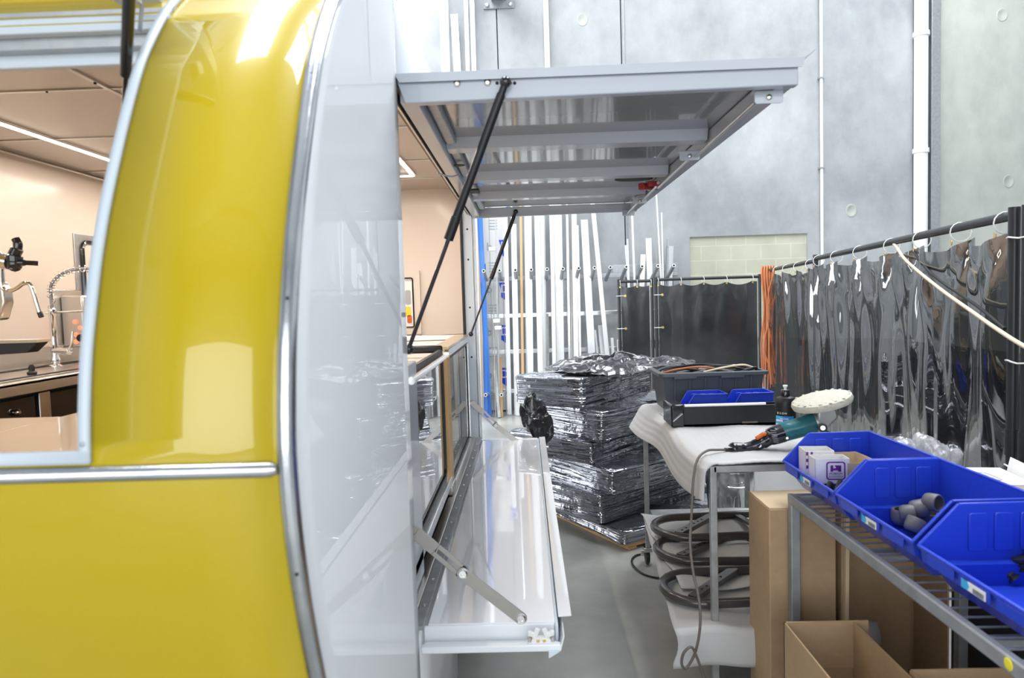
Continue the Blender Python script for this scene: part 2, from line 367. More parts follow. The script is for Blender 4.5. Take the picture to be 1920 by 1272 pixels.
tr = struct('trim_1', B().tube([(.41, 9.46, 0), (.41, 9.46, ZC-.42)], .036, 12), 'pvcwhite', smooth=True)
struct('trim_2', B().tube([(1.45, 9.49, 0), (1.45, 9.49, ZC-.42)], .007, 8), 'galv')
p = aY(935, 0, 9.5)
bp = empty('wall_bracket', (p.x, 9.5, p.z), 'grey steel wall bracket plate with two bolts high on concrete', 'bracket')
B().box((-.21, -.02, -.12), (.21, 0, .35)).build('plate', 'rackgrey', bp, bevel=.003)
B().box((-.1, -.5, -.02), (.1, -.02, .2)).build('beam_stub', 'rackgrey', bp, bevel=.004)
for x in (-.16, .16): B().lathe([(.03, 0), (.03, .02), (.018, .03)], 6, Matrix.Translation((x, -.02, -.07)) @ Matrix.Rotation(R(90), 4, 'X')).build('bolt', 'chrome', bp)
# ================================================================ THE FOOD TRAILER
PROF = [(.12, 1.42), (.35, 1.24), (.6, 1.09), (.8, 1.0), (1.03, .918), (1.2, .866), (1.345, .846), (1.465, .858), (1.56, .882), (1.65, .912),
        (1.753, .958), (1.883, 1.026), (1.96, 1.078), (2.06, 1.168), (2.17, 1.31), (2.26, 1.50), (2.315, 1.72), (2.336, 2.0)]
_ps = spline([(0, d, z) for z, d in PROF], 12)
def nose(z):
    for a, b in zip(_ps[:-1], _ps[1:]):
        if a.z <= z <= b.z: t = (z-a.z)/max(b.z-a.z, 1e-6); return a.y+(b.y-a.y)*t
    return _ps[0].y if z < _ps[0].z else _ps[-1].y
SX, HX = -.30, -2.36             # aisle side and far side of the body
HY0, HY1, HZ0, HZ1, HEND = 1.712, 4.13, .705, 2.095, 4.42
def nz(z):                        # outward normal of the nose skin (y, z)
    a, b = nose(z-.01), nose(z+.01); t = V((0, b-a, .02)).normalized(); return V((0, -t.z, t.y))
def ox1(z): return OXT-.0125*max(0, min(1, (z-1.37)/.65))**1.5
OXT = -.5535
TR = empty('food_trailer', (-1.33, 2.8, 0), 'yellow nosed white food trailer with its serving hatch open', 'trailer', wc=True)
def skin(xa, xb, za, zb, off=0, nx=2, n=24):
    def fn(u, v):
        z = za+(zb-za)*v; q = nz(z)*off; return (xa+(xb-xa)*u, nose(z)+q.y, z+q.z)
    return fn
OX0, OX1, OZ0, OZ1 = -2.05, -.5535, 1.372, 2.02     # front opening
m = B()
zl = [.12+(OZ0-.12)*i/50 for i in range(50)]+[OZ0+(OZ1-OZ0)*i/40 for i in range(40)]+[OZ1+(2.336-OZ1)*i/24 for i in range(25)]
xl = [HX, OX0, (OX0+OX1)/2, OX1, (OX1+SX)/2, SX-.004]; nzl = len(zl)
m.add([(ox1(z) if i == 3 else x, nose(z), z) for i, x in enumerate(xl) for z in zl], [(i*nzl+j, (i+1)*nzl+j, (i+1)*nzl+j+1, i*nzl+j+1) for i in range(5) for j in range(nzl-1) if not (1 <= i <= 2 and 50 <= j < 90)])
m.build('nose_panel', 'yellow', TR, smooth=True, solid=.003)
# aisle side skin: runs from the curved nose to the hatch, then above, below and beyond the hatch
s_ = B()
s_.grid(lambda u, v: (SX, nose(.12+2.2*v)*(1-u)+HY0*u, .12+2.2*v), 12, 60)
s_.grid(lambda u, v: (SX, HY0+(HEND-HY0)*u, HZ1+(2.336-HZ1)*v), 4, 2)
s_.grid(lambda u, v: (SX, HY0+(2.55-HY0)*u, .12+(HZ0-.01-.12)*v), 4, 2)
s_.grid(lambda u, v: (SX, 2.55+(HEND-2.55)*u, .5+(HZ0-.01-.5)*v), 4, 2)
s_.grid(lambda u, v: (SX, HY1+(HEND-HY1)*u, HZ0+(HZ1-HZ0)*v), 2, 2)
s_.build('side_panel', 'white_side', TR, smooth=True, solid=.003)
# rolled roof edge
B().grid(lambda u, v: (SX-.02*(1-cos(v*pi/2))-.0, 1.75+(HEND-1.75)*u, 2.334+.006*sin(v*pi/2)), 2, 4).box((HX, 1.9, 2.325), (SX-.01, HEND, 2.34)).build('roof', 'white', TR)
B().box((HX-.01, 1.0, .12), (HX, HEND, 2.33)).build('far_side_panel', 'white', TR)
B().box((HX, HEND, .3), (SX, HEND+.02, 2.33)).build('rear_panel', 'white', TR)
# trims
cp = [(SX-.006, nose(z)+.003, z) for z in [.12+2.2*i/90 for i in range(91)]]
ct = B().tube(cp, .0125, 12).build('corner_trim', 'trim', TR, smooth=True)
b_ = B()
for z in (1.56, 1.89, 1.205, .9):
    q = nz(z); b_.lathe([(.0028, 0), (.0028, .001), (.0015, .0016)], 10, basis((SX-.004, nose(z)-.0085, z), (1, 0, 0), (0.25, -1, 0)))
b_.build('rivets', 'black', ct, smooth=True)
B().tube([(HX, .842, 1.346), (-.325, .842, 1.346), (-.318, .8435, 1.346)], [.0105, .0105, .007], 16).build('rub_rail', 'trim', TR, smooth=True)
# pale frame round the front opening
def framestrip(xa, xb, za, zb, off=.004): return B().grid(skin(xa, xb, za, zb, off), 2, 50)
fr = B(); fr.grid(lambda u, v: (lambda z, q: (ox1(z)-.0125+.0135*u, nose(z)+q.y, z+q.z))(OZ0-.012+(OZ1+.1-OZ0+.012)*v, nz(OZ0-.012+(OZ1+.1-OZ0+.012)*v)*.005), 2, 60); fr.grid(skin(OX0, OX1+.001, OZ0-.012, OZ0+.004, .006), 4, 4)
fo = fr.build('opening_frame', 'frame_white', TR, smooth=True, solid=.008)
B().lathe([(.003, 0), (.003, .002), (.001, .003)], 10, basis((OX1-.006, nose(1.385)-.009, 1.385), (1, 0, 0), (0, -1, 0))).build('rivet', 'galv', fo, smooth=True)
# returns of the opening (reveal) and the header above it
hd = B()
hd.box((OX0, nose(OZ1)-.0, OZ1-.012), (OX1-.01, nose(OZ1)+.02, OZ1+.012))
hd.box((OX0, nose(OZ1)+.045, OZ1-.05), (OX1-.01, nose(OZ1)+.062, OZ1-.022))
hd.build('header_frame', 'frame_white', TR, bevel=.002)
B().box((OX0, nose(OZ1)+.02, OZ1-.03), (OX1-.01, nose(OZ1)+.05, OZ1+.03)).build('header_channel', 'galv', TR)
rv = B(); rv.grid(lambda u, v: (ox1(OZ0+(OZ1-OZ0)*v)-.012, nose(OZ0+(OZ1-OZ0)*v)+.05*u, OZ0+(OZ1-OZ0)*v), 1, 40); rv.build('opening_reveal', 'frame_white', TR, smooth=True, solid=.004)
# front lid, raised over the opening, with its gas strut
L0 = V((0, 1.20, 2.105)); L1 = V((0, .30, 2.44)); ld = (L1-L0).normalized(); ln = V((0, -ld.z, ld.y)); ln = ln if ln.z > 0 else -ln
def lidpt(x, t, h): p = L0+ld*t+ln*h; return (x, p.y, p.z)
lid = B(); Ll = (L1-L0).length
lid.add([lidpt(x, t, h) for t in (0, Ll) for h in (.0, .004) for x in (OX0-.02, -.60)], [(0,1,3,2),(4,6,7,5),(0,4,5,1),(2,3,7,6),(0,2,6,4),(1,5,7,3)])
for xa, xb in ((OX0-.02, OX0+.02), (-.63, -.60)):
    lid.add([lidpt(x, t, h) for t in (0, Ll) for h in (-.04, .0) for x in (xa, xb)], [(0,1,3,2),(4,6,7,5),(0,4,5,1),(2,3,7,6),(0,2,6,4),(1,5,7,3)])
fl = lid.build('front_lid', 'awn', TR, bevel=.002)
sk = B(); sk.add([lidpt(x, t, h) for t in (0, Ll) for h in (.006, .009) for x in (OX0-.02, -.60)], [(0,1,3,2),(4,6,7,5),(0,4,5,1),(2,3,7,6),(0,2,6,4),(1,5,7,3)]); sk.build('lid_skin', 'yellow', fl)
st = B(); a = aY(236, 135, 1.06); b = aY(243, -20, .97); st.tube([a, b], .0085, 14)
s1 = st.build('front_gas_strut', 'black_gloss', TR, smooth=True)
c_ = a+(a-b).normalized()*.10; B().tube([a, a+(c_-a)*.06, a+(c_-a)*.061, c_], [.0085, .0085, .004, .004], 12).build('strut_rod', 'black_gloss', s1, smooth=True)
B().bar(aY(262, 60, 1.10), aY(268, -10, 1.09), .005, .004).box((-.62, 1.05, 2.03), (-.585, 1.09, 2.05)).build('lid_hinge_arm', 'galv', TR)

# ---------------------------------------------------------------- interior lining
IZ = 2.262
B().box((HX+.03, 1.02, .45), (-2.25, HEND-.02, IZ+.02)).build('inner_wall', 'interior', TR)
B().box((-2.25, HEND-.06, .45), (SX-.03, HEND-.02, IZ+.02)).build('inner_end_wall', 'interior', TR)
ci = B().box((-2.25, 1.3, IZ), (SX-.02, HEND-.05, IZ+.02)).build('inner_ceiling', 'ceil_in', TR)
B().box((-2.25, .95, .42), (SX-.03, HEND-.05, .45)).build('inner_floor', 'darkstuff', TR)
B().box((SX-.03, HY1+.03, .45), (SX-.012, HEND-.05, IZ)).box((SX-.03, HY0, HZ1+.02), (SX-.012, HEND-.05, IZ)).box((SX-.03, 1.25, .45), (SX-.012, HY0-.04, 1.95)).build('inner_side_lining', 'interior', TR)
# bright crease line: lining joint strips on ceiling and wall
js = B()
js.bar((-1.3, 1.35, IZ-.004), (-1.3, 4.34, IZ-.004), .016, .006); js.bar((-2.2, 1.35, IZ-.012), (-2.2, 4.34, IZ-.012), .02, .008, (1, 0, 1))
for y in (2.19, 2.79, 3.45, 3.95): js.bar((-2.24, y, IZ-.003), (SX-.04, y, IZ-.003), .012, .004)
js.build('ceiling_joint_strip', 'steel', ci)
sc = B()
for y in (1.6, 1.86, 2.12, 2.38): sc.lathe([(.005, 0), (.004, -.004)], 8, Matrix.Translation((-1.3, y, IZ-.007)))
for x in (-1.5, -1.75): sc.lathe([(.004, 0), (.003, -.004)], 8, Matrix.Translation((x, 2.19, IZ-.005)))
sc.build('screw_heads', 'black', ci)
LZ = IZ-.012
led = empty('led_light_frame', (0, 0, 0)); led.parent = TR; led.location = -V(TR.location)
for nm, (p0, p1) in (('far', ((-1.9, 1.5), (-1.9, 3.82))), ('near', ((-.594, 1.5), (-.594, 3.82))), ('end', ((-1.9, 3.82), (-.594, 3.82)))):
    a = V((*p0, LZ)); b = V((*p1, LZ))
    B().bar(a, b, .014, .006).build('led_strip', 'led', led); B().bar(a+V((0, 0, .006)), b+V((0, 0, .006)), .034, .010).build('led_channel', 'alu_bright', led)
    mid = (a+b)/2; Lx = (b-a).length
    o = area('trailer_led_light', mid-V((0, 0, .01)), (.02, Lx) if abs(a.y-b.y) > .1 else (Lx, .02), (0, 0, 0), 4.2*Lx, (1, .88, .76))
# far end window with pale surround, seen through the hatch
ey = HEND-.06; q = aY(787, 508, ey); r_ = aY(787, 626, ey); wx1, wz1, wz0 = q.x, q.z, r_.z; wx0 = wx1-.60; fw = .045
ew = B()
for lo, hi in (((wx0, wz0), (wx1, wz0+fw)), ((wx0, wz1-fw), (wx1, wz1)), ((wx0, wz0+fw), (wx0+fw, wz1-fw)), ((wx1-fw, wz0+fw), (wx1, wz1-fw))):
    ew.box((lo[0], ey-.022, lo[1]), (hi[0], ey+.0, hi[1]))
ewo = ew.build('end_window_frame', 'interior', TR)
B().box((wx0+fw, ey-.012, wz0+fw), (wx1-fw, ey-.006, wz1-fw)).build('window_outlook_panel', 'outlook_white', ewo)  # daylit view outside, painted as a white panel
a = rr(.60-2*fw, wz1-wz0-2*fw, .012, 4); cxw, czw = (wx0+wx1)/2, (wz0+wz1)/2
B().tube([(cxw+p, ey-.024, czw+q_) for p, q_ in a], .005, 6, closed=True).build('window_seal', 'black', ewo, smooth=True)
for mt_, cx, cz, w_, h_ in (('orange_dk', wx1-fw-.030, wz0+fw+.05, .03, .05), ('yellow_mark', wx1-fw-.045, wz0+fw+.10, .05, .06), ('greyprint', wx1-fw-.035, wz0+fw+.19, .035, .09)):
    B().prism([(cx+x, ey-.0125, cz+z) for x, z in rr(w_, h_, .010)], (0, -.003, 0)).build('outlook_shape', mt_, ewo)  # coloured shapes for things in the view outside
# other-side window with dark rubber seal
sw = B(); sw.box((-2.25, 3.40, 1.42), (-2.243, 4.35, 1.95)); swo = sw.build('side_window_plate', 'galv', TR, bevel=.002)
pts = [( -2.238, 3.88+y, 1.69+z) for y, z in rr(.86, .44, .04)]
B().tube(pts, .012, 8, closed=True).build('window_seal', 'black_gloss', swo, smooth=True)
B().prism([(-2.2385, 3.88+y, 1.69+z) for y, z in rr(.84, .42, .03)], (.003, 0, 0)).build('pane', 'interior', swo)

# ---------------------------------------------------------------- serving hatch (awning): pan of sheet with fascia and ribs
AX1 = .685; AZ = 2.103
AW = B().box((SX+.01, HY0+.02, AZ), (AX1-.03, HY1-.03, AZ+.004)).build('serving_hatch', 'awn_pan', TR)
# near and far fascia: Z section with a top lip standing a little proud
for y, sg in ((HY0, 1), (HY1-.03, 1)):
    fa = B(); fa.add([(SX+.02, y, AZ-.062+.0), (AX1, y, AZ-.052), (AX1, y, AZ-.004), (SX+.0, y, AZ-.004), (SX+.02, y+.028, AZ-.062), (AX1, y+.028, AZ-.052), (AX1, y+.028, AZ-.004), (SX, y+.028, AZ-.004)],
           [(0,1,2,3),(7,6,5,4),(0,4,5,1),(1,5,6,2),(2,6,7,3),(3,7,4,0)])
    fa.build('end_fascia', 'awn', AW, bevel=.003)
B().box((AX1-.045, HY0+.02, AZ-.05), (AX1-.004, HY1-.02, AZ-.002)).build('outer_rail', 'awn', AW, bevel=.003)
B().box((SX+.005, HY0+.02, AZ-.055), (SX+.05, HY1-.02, AZ-.002)).build('hinge_rail', 'awn', AW, bevel=.003)
# outer skin of the hatch, slightly larger than the pan, upper lip raised at the free edge
ok = B()
ok.add([(SX-.002, HY0-.012, AZ+.006), (AX1+.012, HY0-.012, AZ+.010), (AX1+.04, HY0-.012, AZ+.030), (AX1+.04, HY1+.01, AZ+.030), (AX1+.012, HY1+.01, AZ+.010), (SX-.002, HY1+.01, AZ+.006)], [(0, 1, 4, 5), (1, 2, 3, 4)])
ok.add([(SX-.002, HY0-.012, AZ+.006), (AX1+.012, HY0-.012, AZ+.010), (AX1+.004, HY0-.010, AZ-.012), (SX+.01, HY0-.010, AZ-.014)], [(0, 1, 2, 3)])
ok.build('outer_skin', 'awn', AW, solid=.003)
for y in (2.34, 2.97, 3.52):
    q = B(); q.add([(SX+.05, y, AZ), (SX+.05, y+.012, AZ-.036), (SX+.05, y+.085, AZ-.036), (SX+.05, y+.097, AZ), (AX1-.05, y, AZ), (AX1-.05, y+.012, AZ-.036), (AX1-.05, y+.085, AZ-.036), (AX1-.05, y+.097, AZ)],
          [(0,1,5,4),(1,2,6,5),(2,3,7,6),(0,3,2,1),(4,5,6,7)]); q.build('cross_rib', 'awn', AW, bevel=.002)
for (a, b) in ((1.80, 2.33), (2.44, 2.95), (3.06, 3.5), (3.62, 4.0)):
    B().box((SX+.05, a, AZ-.026), (SX+.088, b, AZ-.001)).build('hinge_channel', 'galv', AW, bevel=.008)
B().lathe([(.028, 0), (.028, .002)], 20, Matrix.Translation((SX+.028+.035, 2.62, AZ-.040)) @ Matrix.Diagonal((1, .7, 1, 1))).build('rail_hole', 'void', AW)
B().box((SX+.065, 3.10, AZ-.058), (SX+.11, 3.19, AZ-.05)).build('rail_slot', 'void', AW)
# fascia bolts, row of holes, strut ball
fb = B()
for px, py in ((857, 157), (914, 155)):
    p = aY(px, py, HY0-.001); fb.lathe([(.0085, 0), (.0085, .003), (.005, .005), (.0045, .002)], 16, basis((p.x, HY0, p.z), (1, 0, 0), (0, -1, 0)))
fb.build('fascia_bolts', 'steel', AW, smooth=True)
fh = B()
for px in (932, 940, 957, 965): p = aY(px, 156, HY0); fh.lathe([(.0042, 0), (.0042, .0008)], 14, basis((p.x, HY0, p.z), (1, 0, 0), (0, -1, 0)))
fh.build('fascia_holes', 'void', AW)
# latch rods and brackets under the free edge
for y0, y1 in ((1.80, 2.48), (2.50, 3.14), (3.14, 3.60), (3.58, 4.12)):
    B().tube([(AX1-.075, y0, AZ-.066), (AX1-.062, y1, AZ-.068)], .0055, 8).build('latch_rod', 'steel', AW, smooth=True)
for y, sx_ in ((1.76, .0), (2.46, -.03), (3.56, -.02), (4.08, 0)):
    k = B(); x = AX1-.055+sx_; k.prism([(x+a, y, AZ-.064+c) for a, c in rr(.072, .034, .007)], (0, .003, 0)); k.box((x-.034, y, AZ-.05), (x+.034, y+.04, AZ-.046))
    br = k.build('latch_bracket', 'awn', AW, bevel=.001)
    B().lathe([(.007, 0), (.007, .003), (.004, .005)], 14, basis((x, y-.001, AZ-.066), (1, 0, 0), (0, -1, 0))).build('bolt', 'steel', br, smooth=True)
B().lathe([(.09, 0), (.09, .002)], 24, Matrix.Translation((AX1-.15, 3.28, AZ-.004)) @ Matrix.Diagonal((1, .62, 1, 1))).build('latch_hole', 'void', AW)
B().bar((AX1-.13, 3.2, AZ-.05), (AX1-.03, 3.34, AZ-.035), .03, .03).bar((AX1-.1, 3.2, AZ-.04), (AX1-.02, 3.2, AZ-.04), .02, .022).build('latch', 'red', AW, bevel=.004)
B().lathe([(.008, 0), (.008, .003), (.004, .003)], 14, basis((AX1-.055, 3.18, AZ-.04), (1, 0, 0), (0, -1, 0))).build('latch_button', 'steel', AW)
# gas struts: fat body on top, thin rod to the jamb
def strut(top, bot, rb, rr_, frac, nm='gas_strut'):
    top = V(top); bot = V(bot); m_ = top+(bot-top)*frac; d = (bot-top).normalized()
    s = B().tube([top+d*.03, m_-d*.06], rb*.86, 14).tube([m_-d*.062, m_-d*.06, m_-.0*d, m_+d*.001], [rb*.86, rb, rb, rr_], 14).build(nm, 'black', TR, smooth=True)
    B().tube([m_, bot], rr_, 10).build('piston_rod', 'black_gloss', s, smooth=True)
    for p in (top, bot):
        B().lathe([(0.0001, -1), (.5, -.86), (.87, -.5), (1, 0), (.87, .5), (.5, .86), (.0001, 1)], 14, Matrix.Translation(p) @ Matrix.Diagonal((rb*1.15,)*3+(1,))).build('ball_joint', 'black_gloss', s, smooth=True)
    B().tube([top+d*.004, top+d*.034], rb*.7, 12).build('end_collar', 'black', s, smooth=True)
strut(aY(948, 154, HY0-.022), aY(766, 655, HY0+.06), .0125, .0055, .573)
strut(aY(967, 397, HY1-.05), aY(883, 627, HY1-.03), .0125, .0055, .545)

# ---------------------------------------------------------------- hatch jambs
J = B(); J.box((SX-.06, HY1+.0, HZ0), (SX+.006, HY1+.03, HZ1))
jo = J.build('far_jamb', 'frame_white', TR, bevel=.002)
ph = B()
for py in (430, 487, 577, 670, 848):
    p = aY(876+(py-430)*.035, py, HY1-.001); ph.lathe([(.006, 0), (.006, .001)], 10, basis((-.33, HY1, p.z), (1, 0, 0), (0, -1, 0)))
ph.build('rivet_holes', 'void', jo)
B().box((SX-.074, HY1-.02, HZ0), (SX-.058, HY1+.02, HZ1)).build('jamb_seal', 'black', TR, bevel=.004)
B().box((SX-.004, HY1+.004, .5), (SX+.018, HY1+.05, HZ1)).build('jamb_edge_trim', 'white', TR, bevel=.004)
B().box((SX-.03, HY0-.03, HZ0), (SX-.004, HY0-.002, HZ1)).build('near_jamb', 'frame_white', TR)
# head seal channels running back under the hinge
hc = B(); hc.box((SX-.03, HY0, HZ1-.028), (SX-.012, HY1, HZ1+.01)); hc.box((SX-.012, HY0, HZ1-.008), (SX+.004, HY1, HZ1+.008)); hc.build('head_channel', 'black', TR, bevel=.003)
B().box((SX-.019, HY0, HZ1-.033), (SX-.013, HY1, HZ1-.02)).build('head_channel_lip', 'steel', TR)
B().tube(spline([aY(820, 325, 2.45), aY(845, 331, 2.5), aY(862, 327, 2.55)], 6), .003, 6).build('hatch_wire', 'greyprint', TR, smooth=True)
# sill
si = B(); si.box((SX-.05, HY0, HZ0-.012), (SX-.016, HY1, HZ0+.012)); si.build('sill_channel', 'steel', TR, bevel=.003)
sl = B(); sl.box((SX-.016, HY0, HZ0-.002), (SX+.014, HY1, HZ0+.009)); so = sl.build('sill_strip', 'rackgrey', TR, bevel=.002)
sr = B()
for i in range(14): sr.lathe([(.005, 0), (.004, .004)], 10, Matrix.Translation((SX, HY0+.12+i*.175, HZ0+.009)))
sr.build('rivets', 'steel', so)
# fold down shelf
SHX = .055
sh = B().box((SX+.02, HY0+.04, .693), (SHX-.0, HY1-.03, .700)).build('fold_down_shelf', 'shelf', TR, bevel=.002)
e = B(); e.box((SX+.01, HY0-.02, .650), (SHX+.012, HY0+.0, .668)); e.box((SX+.01, HY0, .650), (SHX+.01, HY0+.035, .656)); e.box((SX+.01, HY0+.035, .65), (SHX, HY0+.042, .697))
B().box((SX+.01, HY1-.03, .66), (SHX, HY1, .703)).build('shelf_far_frame', 'white', sh, bevel=.003)
e.build('shelf_end_frame', 'white', sh, bevel=.003)
e = B(); e.box((SHX, HY0+.02, .655), (SHX+.008, HY1, .699)); e.build('shelf_front_frame', 'frame_white', sh, bevel=.002)
e = B(); e.add([(SHX+.01, HY0+.06, .704), (SHX+.045, HY0+.06, .706), (SHX+.045, HY1+.0, .706), (SHX+.01, HY1, .704)], [(0, 1, 2, 3)]); e.add([(SHX+.01, HY0-.02, .652), (SHX+.02, HY0-.02, .69), (SHX+.02, HY1, .69), (SHX+.01, HY1, .652)], [(0, 1, 2, 3)])
e.build('shelf_lip', 'white', sh, solid=.003)
e = B(); e.prism([(SHX+.008, HY0-.03, .655), (SHX-.02, HY0-.03, .655), (SHX-.02, HY0-.03, .638)], (0, .05, 0)); e.build('shelf_corner_gusset', 'frame_white', sh)
# roller catch at the near outer corner
rc = B(); cx, cy, cz = SHX-.038, HY0-.012, .684
rc.prism([(cx-.036, cy, cz-.017), (cx+.036, cy, cz-.017), (cx+.032, cy, cz-.008), (cx+.014, cy, cz-.003), (cx, cy, cz+.0), (cx-.014, cy, cz-.003), (cx-.032, cy, cz-.008)], (0, .014, 0))
for s in (-1, 1):
    rc.bar((cx+s*.018, cy+.005, cz-.006), (cx+s*.008, cy+.005, cz+.022), .008, .012); rc.bar((cx+s*.014, cy+.005, cz+.004), (cx+s*.028, cy+.005, cz+.008), .01, .012)
    rc.lathe([(.006, 0), (.006, .012)], 12, Matrix.Translation((cx+s*.029, cy+.004, cz+.004)))
rco = rc.build('roller_catch', 'whitecard', sh, bevel=.002)
q = B(); [q.lathe([(.0045, 0), (.003, .002)], 10, basis((cx+s*.008, cy-.001, cz-.009), (1, 0, 0), (0, -1, 0))) for s in (-1, 1)]; q.build('catch_screw', 'brass', rco)
q = B(); [q.lathe([(.006, 0), (.006, .012)], 10, Matrix.Translation((cx+s*.029, cy+.004, cz-.012))) for s in (-1, 1)]; q.build('catch_spring', 'steel', rco)
# slotted stay arms
def stay(p0, pm, p1, w_, y, th=.004):
    p0, pm, p1 = V(p0), V(pm), V(p1); d = (pm-p0).normalized(); n = V((-d.z, 0, d.x))*w_/2
    if n.z < 0: n = -n
    s0 = p0+d*(pm-p0).length*.42; s1 = pm-d*.012; g = n*.32
    m = B()
    def plate(a, b, c, e): m.prism([a, b, c, e], (0, th, 0))
    def cap(p, sg): m.prism([p+n]+[p+n*cos(k*pi/6)+sg*d*(w_/2)*sin(k*pi/6) for k in range(1, 6)]+[p-n], (0, th, 0))
    plate(p0+n, s0+n, s0-n, p0-n); plate(s0+n, pm+n, pm+g, s0+g); plate(s0-g, pm-g, pm-n, s0-n); cap(p0, -1); cap(pm, 1); plate(s1+n, pm+n, pm-n, s1-n)
    a_ = m.build('stay_arm', 'staysteel', TR, bevel=.0008)
    d2 = (p1-pm).normalized(); n2 = V((-d2.z, 0, d2.x))*w_*.46
    if n2.z < 0: n2 = -n2
    o_ = V((0, -th-.001, 0)); k = B(); pm2 = pm+o_; p12 = p1+o_
    k.prism([pm2+n2, p12+n2]+[p12+n2*cos(j*pi/6)+d2*w_*.46*sin(j*pi/6) for j in range(1, 6)]+[p12-n2, pm2-n2]+[pm2-n2*cos(j*pi/6)-d2*w_*.46*sin(j*pi/6) for j in range(1, 6)], (0, th, 0))
    k.build('lower_link', 'staysteel', a_, bevel=.0008)
    for p in (pm, p1):
        B().lathe([(.0001, -.001), (.0125, 0), (.0125, .003), (.009, .006), (.005, .006), (.004, .004)], 20, basis(p+V((0, -th-.001, 0)), (1, 0, 0), (0, -1, 0))).build('pivot_bolt', 'chrome', a_, smooth=True)
ys_ = HY0-.022
stay(aY(779, 1000, ys_), aY(868, 1075, ys_), aY(977, 1159, ys_), .034, ys_)
yf = HY1-.045
stay(aY(887, 757, yf), aY(929, 797, yf), aY(975, 833, yf), .034, yf)
# ---------------------------------------------------------------- counter inside, under the openings
ct_ = empty('counter', (-1.3, 1.9, .45), 'tan L shaped counter top inside the trailer', 'counter', wc=True)
k = B(); k.box((-2.2, 1.03, 1.225), (-1.36, 1.95, 1.25)); k.box((-1.36, 1.03, 1.225), (-.43, 4.30, 1.25)); k.build('counter_top', 'tan', ct_, bevel=.003)  # on the near stainless arm the tan paints the wall's reflection
B().box((-2.2, 1.05, .45), (-1.38, 1.90, 1.224)).box((-1.36, 1.05, .45), (-.95, 4.3, 1.224)).build('counter_base', 'wood', ct_)
B().box((-2.2, HEND-.085, 1.27), (-.34, HEND-.062, 1.305)).box((-2.2, HEND-.10, 1.305), (-.34, HEND-.062, 1.34)).build('end_wall_rail', 'steel', TR, bevel=.003)
# ---------------------------------------------------------------- glazed display cabinets facing the aisle
c1 = empty('display_cabinet', (-.6, 2.3, .72), 'display cabinet with black sealed rounded glass door behind the hatch', 'display cabinet', wc=True)
B().box((-.93, 1.74, .72), (-.40, 1.78, 1.22)).box((-.93, 2.80, .72), (-.40, 2.84, 1.22)).box((-.93, 1.78, .72), (-.90, 2.80, 1.22)).box((-.93, 1.78, .72), (-.40, 2.80, .75)).build('body', 'wood', c1)
gx = -.362
def ring(y0, y1, z0, z1, r, wid, th, x):
    a = rr(y1-y0, z1-z0, r, 8); b = rr(y1-y0-2*wid, z1-z0-2*wid, max(r-wid, .01), 8); cy, cz = (y0+y1)/2, (z0+z1)/2; n = len(a); m = B()
    vs = [(x, cy+p, cz+q) for p, q in a]+[(x, cy+p, cz+q) for p, q in b]+[(x+th, cy+p, cz+q) for p, q in a]+[(x+th, cy+p, cz+q) for p, q in b]; fs = []
    for i in range(n):
        j = (i+1) % n; fs += [(i, j, n+j, n+i), (2*n+i, 3*n+i, 3*n+j, 2*n+j), (i, 2*n+i, 2*n+j, j), (n+i, n+j, 3*n+j, 3*n+i)]
    return m.add(vs, fs)
dr = ring(1.9, 2.86, .80, 1.352, .06, .024, .014, gx).build('door_gasket', 'black', c1, smooth=True)
B().prism([(gx+.004, 2.38+y, 1.076+z) for y, z in rr(.90, .49, .04, 8)], (.004, 0, 0)).build('door_glass', 'glassdark', dr)
B().tube([(gx+.03, 1.95, 1.325), (gx+.03, 2.74, 1.325)], .012, 14).build('door_handle', 'chrome', dr, smooth=True)
B().box((gx-.008, 1.74, .765), (gx+.03, 2.90, .80)).box((gx-.008, 2.86, .765), (gx+.012, 2.88, .83)).build('door_track', 'alu_bright', c1, bevel=.004)
B().box((-.52, 2.845, 1.335), (gx+.012, 2.868, 1.366)).build('black_return', 'black', c1, bevel=.008)
B().box((gx-.02, 1.74, .72), (gx+.03, 2.05, 1.375)).build('white_end_post', 'awn', c1, bevel=.004)
ps = empty('timber_post', (-.345, 2.93, .72), 'tan timber post with steel foot between the glazed cabinets', 'post', wc=True)
B().box((-.368, 2.88, .76), (-.335, 2.99, 1.31)).build('post', 'timber_lt', ps, bevel=.003)
B().box((-.372, 2.87, .72), (-.328, 3.0, .762)).build('foot', 'steel', ps, bevel=.006)
c2 = empty('display_cabinet', (-.6, 3.6, .72), 'white framed glass display cabinet beyond the timber post', 'display cabinet', wc=True)
B().box((-.93, 3.06, .72), (-.40, 3.10, 1.22)).box((-.93, 4.03, .72), (-.38, 4.08, 1.22)).box((-.93, 3.10, .72), (-.90, 4.03, 1.22)).box((-.93, 3.10, .72), (-.38, 4.03, .75)).build('body', 'wood', c2)
f2 = ring(3.02, 4.08, .70, 1.335, .03, .03, .018, gx).build('door_frame', 'alu_bright', c2, smooth=True)
ring(3.05, 4.05, .73, 1.305, .06, .018, .01, gx+.002).build('door_seal', 'black', f2, smooth=True)
B().prism([(gx+.004, 3.55+y, 1.0175+z) for y, z in rr(.97, .55, .04, 8)], (.004, 0, 0)).build('door_glass', 'glass', f2)
B().box((-.42, 3.02, 1.336), (-.345, 4.08, 1.348)).build('top_edge', 'tan', c2)
